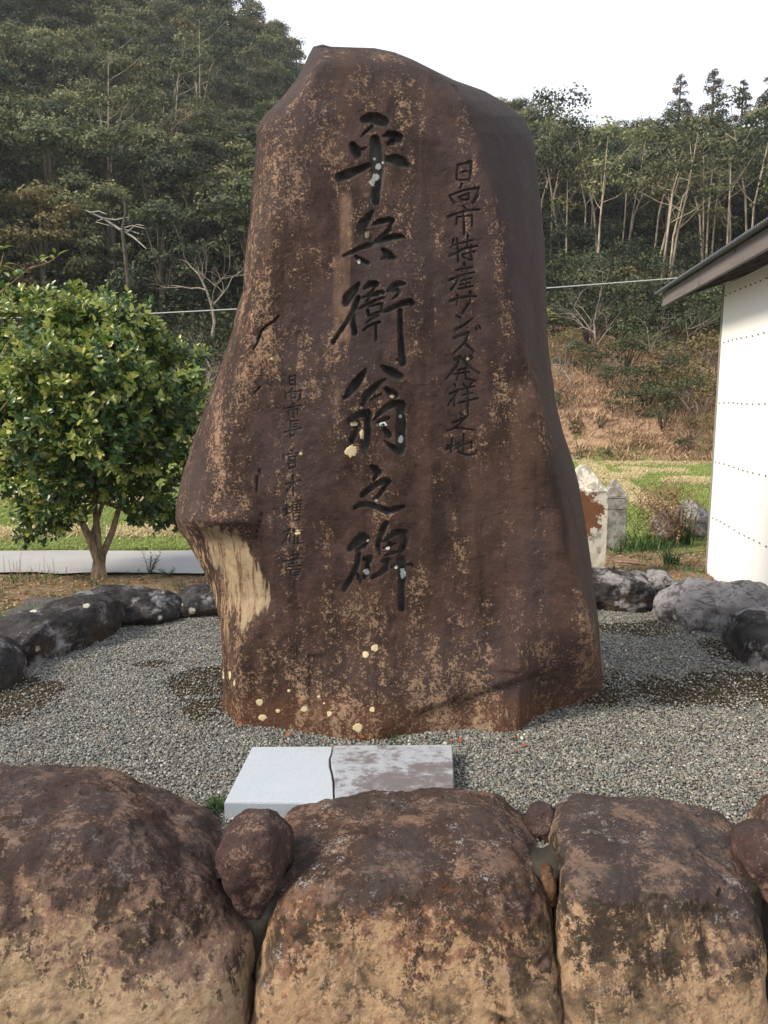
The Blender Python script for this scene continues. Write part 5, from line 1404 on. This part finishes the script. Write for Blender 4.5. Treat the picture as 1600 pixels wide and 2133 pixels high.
    for p, d, yl in zip(P, Dn, yellow_lit):
        n_ = int(r.integers(6, 10)); L = r.uniform(.08, .14)
        u = np.cross(d, [0.3, .2, 1]); u /= np.linalg.norm(u); v = np.cross(d, u)
        tw = r.uniform(0, 6.28)
        for j in range(n_):
            f = j / n_
            a = tw + j * 2.4
            out = u * cos(a) + v * sin(a)
            ld = out * (1 - .55 * f) + d * (.35 + .7 * f) + r.normal(0, .12, 3)
            LP.append(p + d * L * (f - .5)); LD.append(ld); LU.append(d + r.normal(0, .2, 3)); LS.append(r.uniform(.042, .084) * (1 - .15 * f))
            LC.append(np.clip((.16 + .22 * r.random() + (.30 + .40 * f * r.random() if yl else 0)) + (.25 if r.random() < .04 else 0), 0, 1))
    LP, LD, LU, LS, LC = map(np.array, (LP, LD, LU, LS, LC))
    # the 300 leaves that show largest are single parts: the ones nearest the camera
    W0 = LP + base
    okk = (W0[:, 0] / W0[:, 1] * F + CX > 0)
    order = np.argsort(np.where(okk, np.linalg.norm(W0 - [0, 0, CAMZ], axis=1) - LS * 8, 1e9))
    big, rest = order[:300], order[300:]
    leaves_from(fo, LP[rest], LD[rest], LU[rest], LS[rest], LC[rest], shp)
    link('branches', tr.mesh('branches', BARK_C), root)
    o_ = link('foliage', fo.mesh('foliage', CAM_LEAF, True), root); tag(o_, None, None, None, 'stuff')
    protos = []
    for k in range(8):
        V0, Q0, T0 = shp
        protos.append(make_mesh('leaf', V0, [Q0, T0], CAM_LEAF, True, {'rnd': np.full(len(V0), [.2, .25, .3, .36, .42, .55, .7, .85][k])}))
    for i_ in big:
        d = Vector(LD[i_]).normalized(); s = Vector(LU[i_]).cross(d).normalized(); u = d.cross(s)
        mt = Matrix((d, s, u)).transposed().to_4x4()
        k = int(np.argmin(np.abs(np.array([.2, .25, .3, .36, .42, .55, .7, .85]) - LC[i_])))
        lo = link('leaf', protos[k], root)
        lo.matrix_local = Matrix.Translation(Vector(LP[i_])) @ mt @ Matrix.Scale(float(LS[i_]), 4)
    print('camellia leaves', len(LP))
camellia()

# -- nearer citrus sapling at the left edge, and another whose leaves show beyond the monument
CIT = leaf_mat('citrus_leaf', [(0, (0.05, 0.10, 0.03)), (.5, (0.13, 0.19, 0.045)), (.8, (0.30, 0.33, 0.07)), (1, (0.45, 0.43, 0.12))], .35, .5, .35, .0, .15)
def sapling(name, label, base, stems, clusters, leafL, seed, fruit=None):
    r = np.random.default_rng(seed)
    base = np.array(base)
    root = empty(name, tuple(base)); tag(root, label, 'sapling')
    tr = MB()
    for s in stems: tr.tube([np.array(p) - base for p in s], np.linspace(.007, .0022, len(s)), 6)
    link('stem', tr.mesh('stem', BARK_C), root)
    V0, Q0, T0 = leaf_shape(1, .36, .25, .5)
    pr = [make_mesh('leaf', V0, [Q0, T0], CIT, True, {'rnd': np.full(8, k)}) for k in (.15, .4, .6, .85)]
    for c, n_ in clusters:
        for k in range(n_):
            a = k * 2.4 + r.uniform(0, 1); el = r.uniform(-.2, .9)
            d = Vector((cos(a) * cos(el), sin(a) * cos(el), sin(el))); s = Vector((0, 0, 1)).cross(d).normalized(); u = d.cross(s)
            lo = link('leaf', pr[int(r.integers(4))], root)
            p = Vector(np.array(c) - base + r.normal(0, .012, 3))
            lo.matrix_local = Matrix.Translation(p) @ Matrix((d, s, u)).transposed().to_4x4() @ Matrix.Scale(float(leafL * r.uniform(.7, 1.15)), 4)
    if fruit is not None:
        V, Q = cube_sphere(8)
        link('fruit', make_mesh('fruit', V * .027, Q, simple('green_fruit', (0.06, 0.12, 0.035), .4, .5), True), root, Vector(np.array(fruit) - base))
Yc = 5.0
b0 = ground(-70, 1330, -.03); 
Yc = float(b0[1])
sapling('citrus_sapling', 'leaning citrus sapling at the left edge with long leaves and one green fruit', b0,
        [[b0, at(-60, 1100, Yc), at(-50, 850, Yc), at(-30, 690, Yc), at(0, 610, Yc), at(60, 560, Yc - .05), at(82, 552, Yc - .05)], [at(-50, 850, Yc), at(-10, 760, Yc), at(30, 690, Yc)], [at(-30, 690, Yc), at(0, 560, Yc), at(8, 525, Yc)], [at(60, 560, Yc - .05), at(100, 548, Yc), at(118, 535, Yc)], [at(-55, 950, Yc), at(-10, 870, Yc - .1), at(20, 830, Yc - .1)], [at(-58, 1050, Yc), at(-30, 960, Yc - .1), at(0, 920, Yc - .1)]],
        [(at(84, 546, Yc - .05), 7), (at(116, 532, Yc), 4), (at(8, 560, Yc), 7), (at(5, 520, Yc), 6), (at(30, 585, Yc), 3), (at(-5, 640, Yc), 6), (at(30, 690, Yc), 9), (at(75, 690, Yc), 5), (at(-10, 740, Yc), 9), (at(20, 830, Yc - .1), 6), (at(5, 920, Yc - .1), 6), (at(60, 700, Yc), 5)], .085, 3, at(40, 570, Yc))
b1 = ground(1110, 1230, -.02)
Yd_ = 5.75; b1 = np.array([at(1120, 1200, Yd_)[0], Yd_, -.02])
sapling('citrus_sapling', 'yellow green leaf cluster of a sapling showing past the right side of the monument', b1,
        [[b1, at(1112, 1000, Yd_), at(1108, 800, Yd_), at(1120, 690, Yd_), at(1140, 655, Yd_)]], [(at(1138, 655, Yd_), 7), (at(1142, 668, Yd_), 3)], .085, 4)

# -- single weeds and grass tufts
def tuft(label, px, py, mat, L, n, seed, lean=.9, wd=.004, z=-.02, spread=.03, name='grass_tuft'):
    p = ground(px, py, z)
    p[2] = terrain_z(p[0], p[1]) if p[1] > 5.4 else z
    o = link(name, blades_mesh(name, mat, seed, n, L, wd, lean, spread), None, tuple(p)); tag(o, label, 'grass tuft')
    return o
tuft('bright green grass tuft alone on the brown soil before the dead bush', 1398, 1174, GREENBLADE, .22, 90, 1, 1.1, .004, -.02, .03)
tuft('dark green long grass clump at the foot of the grey stone post', 1335, 1136, GREENBLADE, .22, 130, 2, 1.0, .005, -.02, .10)
tuft('dark green grass under the dead bush, left of its stem', 1375, 1130, GREENBLADE, .17, 120, 3, 1.0, .005, -.02, .10)
tuft('tall thin green weed right of the dead bush stem', 1425, 1122, GREENBLADE, .50, 70, 4, .5, .005, -.02, .04)
tuft('low green weeds at the foot of the tall white post', 1262, 1205, GREENBLADE, .12, 100, 5, 1.0, .005, -.02, .12)
tuft('small green weeds between the two stone posts', 1275, 1142, GREENBLADE, .12, 60, 6, 1.0, .005, -.02, .10)
tuft('tiny green weed by the left corner of the slab', 452, 1682, GREENBLADE, .05, 60, 7, .9, .003, 0, .02)
tuft('tiny green sprouts under the middle of the monument', 822, 1541, GREENBLADE, .035, 30, 8, .9, .0025, 0, .03)
tuft('pale green grass tuft on the soil by the white wall', 1440, 1192, GREENBLADE, .09, 80, 11, 1.0, .003, -.02, .14)
tuft('thin dry stalks on the verge left of the camellia', 55, 1200, DRY, .26, 14, 9, .35, .002, -.02, .10)
tuft('sparse dry stalks on the verge further right of the first ones', 130, 1200, DRY, .22, 12, 10, .35, .002, -.02, .14)
def leafy_weed(label, px, py, H_, seed, n_st=6):
    r = np.random.default_rng(seed)
    p = ground(px, py, -.02); root = empty('leafy_weed', tuple(p)); tag(root, label, 'weed')
    st, lf = MB(), MB(); shp = leaf_shape(1, .2, .2, .4)
    for k in range(n_st):
        a = r.uniform(0, 6.28); top = np.array([cos(a) * .09 * r.uniform(.2, 1.6), sin(a) * .05, H_ * r.uniform(.5, 1)])
        st.tube([(0, 0, 0), top * [.4, .4, .5], top], [.003, .0025, .0015], 5)
        m_ = 16; f = np.linspace(.15, 1, m_)
        P = top * f[:, None]; an = np.arange(m_) * 2.4
        D_ = np.stack([np.cos(an), np.sin(an), .5 + 0 * an], -1)
        leaves_from(lf, P, D_, np.tile([0, 0, 1.0], (m_, 1)), np.full(m_, .045), r.uniform(.3, .8, m_), shp)
    link('stem', st.mesh('stem', GREENBLADE), root); link('foliage', lf.mesh('foliage', GREENBLADE, True), root)
leafy_weed('upright narrow leaved green weed at the edge of the path right of the camellia', 312, 1200, .24, 5, 8)
leafy_weed('small drooping green weed beside the taller one on the path edge', 352, 1202, .10, 6, 4)
# fallen red brown leaves on the gravel
rl = leaf_mat('fallen_red_leaf', [(0, (0.20, 0.05, 0.03)), (1, (0.32, 0.10, 0.05))], .8, .2, .1, .3, .2)
for k, (px, py) in enumerate([(489, 1518), (597, 1540), (505, 1514), (943, 1550), (1063, 1541), (1083, 1562), (958, 1553), (760, 1543), (1078, 1570)]):
    V0, Q0, T0 = leaf_shape(.035, .02, .5, -.5)
    lo = link('fallen_leaf', make_mesh('fallen_leaf', V0, [Q0, T0], rl, True, {'rnd': np.full(8, .5)}), None, tuple(ground(px, py, 0) + [0, 0, .012]), (0, 0, k * 1.3))
    tag(lo, 'curled red brown fallen leaf, ' + ['left of two under the monument left foot', 'under the foot above the slab left half', 'right of two under the monument left foot', 'by the far right corner of the slab', 'touching the monument foot right of the slab', 'on open gravel right of the slab, lower one', 'just right of the slab corner', 'between monument and middle of the slab', 'on open gravel right of the slab, lowest of all'][k], 'leaf', 'fallen leaves at the foot of the monument')
# -- dead vine bush and stones by the posts
def dead_bush():
    r = np.random.default_rng(33)
    p = ground(1408, 1128, -.02); p[2] = terrain_z(p[0], p[1])
    root = empty('dead_bush', tuple(p)); tag(root, 'tangled leafless brown vine bush in front of the green field', 'bush')
    mb, lf = MB(), MB()
    s_ = p[1] / F
    for k in range(150):
        a = r.uniform(0, 6.28); R = r.uniform(.08, .30)
        c = np.array([r.normal(-28, 26) * s_, r.normal(0, .10), (r.uniform(38, 128)) * s_])
        P = [c + np.array([R * cos(a + t) * .75, R * sin(a + t) * .5, R * .6 * sin(1.3 * t + k)]) for t in np.linspace(0, r.uniform(1.2, 3), 6)]
        mb.tube(P, .0022, 3)
    for k in range(16):
        a = r.uniform(0, 6.28)
        mb.tube([(0, 0, 0), (r.normal(0, .05), r.normal(0, .05), .25), (r.normal(-.1, .12), r.normal(0, .1), .45), (r.normal(-.15, .25), r.normal(0, .15), r.uniform(.4, .72))], [.007, .005, .003, .0015], 4)
    for pts in [[(-75, 10), (-85, 60), (-72, 95), (-50, 100)], [(30, 70), (60, 100), (68, 140)], [(-40, 90), (-52, 145)]]:
        mb.tube([(q[0] * s_, 0, q[1] * s_) for q in pts], .003, 4)
    n_ = 1500
    P = np.column_stack([r.normal(-28, 30, n_) * s_, r.normal(0, .12, n_), r.uniform(30, 128, n_) * s_])
    V, Q = quads(P, r.normal(size=(n_, 3)), .028 * r.uniform(.5, 1.3, n_), .5, r)
    lf.add(V, Q, a=np.repeat(r.uniform(0, .7, n_), 4))
    link('vine_stems', mb.mesh('vine_stems', TWIG_R), root); link('dry_leaves', lf.mesh('dry_leaves', LITTER, False), root)
dead_bush()
# ================================================================== POSTS, STONES, BUILDING, CABLE
def post_mat(name, rust):
    m = M(name, .85, .2)
    n = m.noise(9, 7, .7); n2 = m.noise(22, 6, .7)
    z = m.xyz(m.obj)[2]; x = m.xyz(m.obj)[0]
    if rust:
        c = m.mix(n2, (0.52, 0.50, 0.42), (0.66, 0.64, 0.56))
        c = m.mix(m.math('MULTIPLY', m.step(m.math('ADD', n, m.math('MULTIPLY', z, .12)), .56, .64), .9), c, (0.27, 0.26, 0.23))
        e = m.math('SUBTRACT', m.math('ADD', n, m.math('MULTIPLY', m.step(m.math('ABSOLUTE', m.math('SUBTRACT', z, .58)), .30, .05), .30)), m.math('MULTIPLY', m.math('ABSOLUTE', m.math('ADD', x, .02)), 1.2))
        c = m.mix(m.step(e, .60, .64), c, m.mix(n2, (0.13, 0.055, 0.028), (0.20, 0.095, 0.05)))
        c = m.mix(m.math('MULTIPLY', m.step(m.math('ADD', z, m.math('MULTIPLY', n2, .1)), .12, .03), .7), c, (0.20, 0.14, 0.09))
    else:
        c = m.mix(m.step(n, .42, .60), (0.30, 0.30, 0.285), (0.150, 0.140, 0.120))
        c = m.mix(m.math('MULTIPLY', m.step(n2, .56, .66), .8), c, (0.38, 0.39, 0.38))
        c = m.mix(m.math('MULTIPLY', m.step(m.noise(30, 6, .75), .62, .7), .8), c, (0.06, 0.055, 0.05))
    return m.done(c, m.bump(m.noise(40, 8, .75), .006, .8))
def post(name, label, c, w, d, hb, ht, mat, rz, grooves=(), apex=.0):
    root = empty(name, tuple(c), rz); tag(root, label, 'stone post')
    n = 10
    def prism(z0, z1, w0, w1, bev=.008, segs=12):
        mb = MB()
        zs = np.linspace(z0, z1, segs)
        V = []
        for z in zs:
            f = (z - z0) / (z1 - z0 + 1e-9); a = (w0 + (w1 - w0) * f) / 2; b = a * d / w
            per = []
            for (sx, sy) in ((1, 1), (-1, 1), (-1, -1), (1, -1)):
                pts = [(sx * a, sy * (b - bev)), (sx * (a - bev), sy * b)]
                per += pts if sx * sy > 0 else pts[::-1]
            side = []
            for i_ in range(8):
                p0, p1 = np.array(per[i_]), np.array(per[(i_ + 1) % 8])
                k = 8 if i_ % 2 else 1
                for q_ in range(k): side.append(p0 + (p1 - p0) * q_ / k)
            V.append(np.column_stack([np.array(side), np.full(len(side), z)]))
        m_ = len(V[0]); V = np.concatenate(V)
        V = V + .004 * fbm(V, 14, 3, 5)[:, None] * np.array([1, 1, .3])
        i_ = np.arange(segs - 1)[:, None] * m_ + np.arange(m_)[None]; j_ = np.arange(segs - 1)[:, None] * m_ + (np.arange(m_)[None] + 1) % m_
        Q = np.stack([i_, j_, j_ + m_, i_ + m_], -1).reshape(-1, 4)
        top = len(V); V = np.vstack([V, [0, 0, z1], [0, 0, z0]])
        a_ = np.arange(m_) + (segs - 1) * m_; b_ = np.arange(m_)
        T = np.concatenate([np.stack([a_, np.roll(a_, -1), np.full(m_, top)], -1), np.stack([np.roll(b_, -1), b_, np.full(m_, top + 1)], -1)])
        return V, Q, T
    V, Q, T = prism(-.2, hb, w, w)
    link('shaft', make_mesh('shaft', V, [Q, T], mat, False), root)
    zz = hb
    for g in grooves:
        V, Q, T = prism(zz - .001, zz + .012, w - .020, w - .020, .004, 3); link('groove_band', make_mesh('groove_band', V, [Q, T], mat, False), root)
        V, Q, T = prism(zz + .010, zz + g, w, w, .008, 5); link('band', make_mesh('band', V, [Q, T], mat, False), root)
        zz += g
    V, Q, T = prism(zz - .002, zz + ht, w * .98, apex * w + .012, .003, 10)
    link('pointed_top', make_mesh('pointed_top', V, [Q, T], mat, False), root)
p1 = ground(1232, 1200, -.02); s1 = p1[1] / F
post('stone_post', 'tall white stone post with rust stains right beside the monument', (at(1210, 1100, p1[1])[0], p1[1], p1[2]), 88 * s1, .28, 186 * s1, 52 * s1, post_mat('white_post_stone', True), .12, (), .12)
p2 = ground(1281, 1136, -.03); s2 = p2[1] / F
post('stone_post', 'short grey weathered stone post with a pyramid top and two grooves', (p2[0], p2[1] + .1, p2[2]), 46 * s2, .22, 76 * s2, 33 * s2, post_mat('grey_post_stone', False), -.06, (23 * s2, 7 * s2), .05)
g1 = ground(1448, 1112, -.03)
boulder('field_stone', 'rounded grey stone half hidden behind the white wall corner and dead bush', 'stone', (g1[0], g1[1] + .1, .10), (.19, .2, .26), MAT_R2, 60, 34, 2.6, .05, 0, facing(60))
g2 = ground(1392, 1118, -.03)
boulder('field_stone', 'low grey stone under the left part of the dead bush', 'stone', (g2[0], g2[1] + .15, .06), (.14, .15, .17), MAT_R2, 61, 30, 2.5, .05, 0, facing(61))
mb = MB(); r_ = np.random.default_rng(3)
a, b = ground(1280, 1170, -.01), ground(1345, 1178, -.01)
mb.tube([a, (a + b) / 2 + [0, 0, .012], b], [.010, .016, .008], 6)
o = link('dead_stick', mb.mesh('dead_stick', TWIG_R)); tag(o, 'short brown dead stick lying on the soil by the stone posts', 'stick')

def building():
    A = ground(1472, 1194, -.02)                       # far corner of the long wall
    dirv = np.array([1030 - CX, F * 1.0]); dirv = dirv / np.linalg.norm(dirv)   # away from the camera
    ax = math.atan2(dirv[1], dirv[0]) - pi / 2         # local +y runs along the wall, away; local +x into the building
    root = empty('white_shed', tuple(A), ax)
    tag(root, 'white sheet metal shed with a corrugated roof at the right edge', 'shed')
    H = 2.46; Ln = 5.6; Dp = 3.2
    white = M('white_painted_sheet', .45, .4)
    c = white.mix(white.noise(1.5, 5, .6, white.scale((1, 1, .3))), (0.84, 0.84, 0.83), (0.88, 0.88, 0.88))
    white = white.done(c, white.bump(white.noise(3, 2), .004, .5))
    # corrugated long wall: shallow ribs every 7.6 cm
    ny_ = int(Ln / .0095); yy = np.linspace(0, -Ln, ny_)
    def rib(y_): return .0004 * np.clip(np.cos(y_ * 2 * pi / .076) * 2.2, -1, 1)
    xx = rib(yy)
    V = np.concatenate([np.column_stack([xx, yy, np.full(ny_, z)]) for z in (0.0, H)])
    i_ = np.arange(ny_ - 1)
    link('wall_sheet', make_mesh('wall_sheet', V, np.stack([i_, i_ + 1, i_ + 1 + ny_, i_ + ny_], -1), white, True), root)
    n2_ = int(Dp / .0095); xx2 = np.linspace(.0, Dp, n2_)
    V = np.concatenate([np.column_stack([xx2, .002 + rib(xx2), np.full(n2_, z)]) for z in (0.0, H)])
    V = V[:, :3]; i_ = np.arange(n2_ - 1)
    V[n2_:, 2] = H + xx2 * .32
    link('wall_sheet', make_mesh('wall_sheet', V, np.stack([i_, i_ + 1, i_ + 1 + n2_, i_ + n2_], -1), white, True), root)
    # screws, four visible rows plus the one under the eave
    scr = simple('grey_screw', (0.16, 0.17, 0.18), .5, .5)
    Vs, Qs = cube_sphere(3); sm_ = make_mesh('screw', Vs * [.006, .0075, .0075], Qs, scr, True)
    def zrow(py): return CAMZ + (832 - py) / 493 * (A[0] * 0 + 1) * 0
    base_ang = {}
    for z in (.51, .99, 1.49, 1.99, 2.37):
        for k in range(26):
            link('screw', sm_, root, (-.006, -.09 - k * .122 + .016 * sin(k * 5.3 + z * 9), z + .004 * sin(k * 7)))
    wood_m = M('grey_weathered_timber', .85, .2)
    g = wood_m.noise(7, 8, .7, wood_m.scale((6, .35, 6)))
    c = wood_m.mix(g, (0.085, 0.078, 0.078), (0.21, 0.19, 0.185))
    c = wood_m.mix(wood_m.math('MULTIPLY', wood_m.step(wood_m.noise(5, 3), .62, .68), .6), c, (0.05, 0.045, 0.045))
    wood_m = wood_m.done(c, wood_m.bump(g, .004, .6))
    dark_w = bark('dark_timber', (0.05, 0.042, 0.036), (0.11, 0.095, 0.082), 6)
    def bx(name, c_, h_, mat, R=None, lab=None):
        mb_ = MB(); mb_.box((0, 0, 0), h_)
        V_, F_, _ = mb_.arrays()
        o_ = link(name, make_mesh(name, V_, F_, mat, False), root, c_, R); 
        return o_
    bx('corner_trim', (.018, .012, H / 2), (.024, .018, H / 2 + .01), simple('grey_trim', (0.22, 0.22, 0.20), .6))
    sl_ = .34                                             # roof pitch towards +x
    ov, far = .31, .90
    zf = H + .045
    # fascia board along the eave
    bx('fascia_board', (-ov, far / 2 - Ln / 2 - .03, zf - .050), (.014, (Ln + far) / 2 - .03, .060), wood_m)
    for k in range(9):                                   # rafters running up the slope
        y_ = far - .16 - k * .62
        L_ = 1.9
        bx('rafter', (-ov + .02 + L_ / 2 * cos(math.atan(sl_)), y_, zf - .035 + L_ / 2 * sin(math.atan(sl_)) - .0), (L_ / 2, .022, .045), dark_w, (0, -math.atan(sl_), 0))
    bx('barge_board', (-ov + .02 + .95 * cos(math.atan(sl_)), far - .02, zf - .02 + .95 * sin(math.atan(sl_))), (.95, .012, .055), wood_m, (0, -math.atan(sl_), 0))
    bx('roof_lining', (1.25, far / 2 - Ln / 2, zf + .028 + (1.25 + ov) * sl_), (1.62, (Ln + far) / 2 - .04, .006), dark_w, (0, -math.atan(sl_), 0))
    # corrugated roof sheet
    rm = M('galvanised_sheet', .42, .5); rm.b.inputs['Metallic'].default_value = .55
    rm = rm.done(rm.mix(rm.noise(3, 5), (0.20, 0.235, 0.26), (0.30, 0.33, 0.35)))
    nyr = int((Ln + far + .1) / .0055); yy = np.linspace(far + .06, -Ln, nyr)
    wv = .009 * np.cos(yy * 2 * pi / .038)
    xr_ = np.array([-ov - .075, -ov + .5, 1.2, 2.9])
    V = []
    for t_ in (0, -.0022):
        for x_ in xr_: V.append(np.column_stack([np.full(nyr, x_), yy, zf + .048 + (x_ + ov) * sl_ + wv + t_]))
    V = np.concatenate(V); Q = []
    i_ = np.arange(nyr - 1)
    for s in (0, 4):
        for a_ in range(3):
            k = (s + a_) * nyr; Q.append(np.stack([k + i_, k + i_ + 1, k + nyr + i_ + 1, k + nyr + i_], -1))
    Q.append(np.stack([i_, i_ + 1, 4 * nyr + i_ + 1, 4 * nyr + i_], -1))
    link('roof_sheet', make_mesh('roof_sheet', V, np.concatenate(Q), rm, True), root)
    # a couple of dry twigs poking at the wall foot are weeds, see below
building()
tuft('two dry stalks at the foot of the white wall behind the grey boulder', 1492, 1206, DRY, .12, 8, 14, .6, .002, -.02, .03)
# cable across the valley, sagging, with its two poles out of the picture
YC = 24.0
pts = [at(px, py, YC) for px, py in [(-900, 672), (-300, 667), (0, 663), (275, 655), (500, 643.5), (800, 624), (1140, 600), (1390, 581), (1700, 556), (2300, 505)]]
mb = MB(); mb.tube(pts, .017, 6)
o = link('overhead_cable', mb.mesh('overhead_cable', simple('pale_cable', (0.42, 0.43, 0.44), .5))); tag(o, 'thin pale overhead cable crossing behind the monument in front of the hills', 'cable')
# thin evening haze over the valley
hm = bpy.data.materials.new('haze_air'); hm.use_nodes = True
hn = hm.node_tree; hn.nodes.remove(hn.nodes['Principled BSDF'])
pv = hn.nodes.new('ShaderNodeVolumePrincipled'); pv.inputs['Color'].default_value = (0.86, 0.90, 1.0, 1); pv.inputs['Density'].default_value = 0.0006; pv.inputs['Anisotropy'].default_value = 0.2
hn.links.new(pv.outputs[0], hn.nodes['Material Output'].inputs['Volume'])
mb = MB(); mb.box((0, 180, 24), (1100, 320, 27)); V_, F_, _ = mb.arrays()
o = link('haze', make_mesh('haze', V_, F_, hm, False)); tag(o, None, None, None, 'stuff')
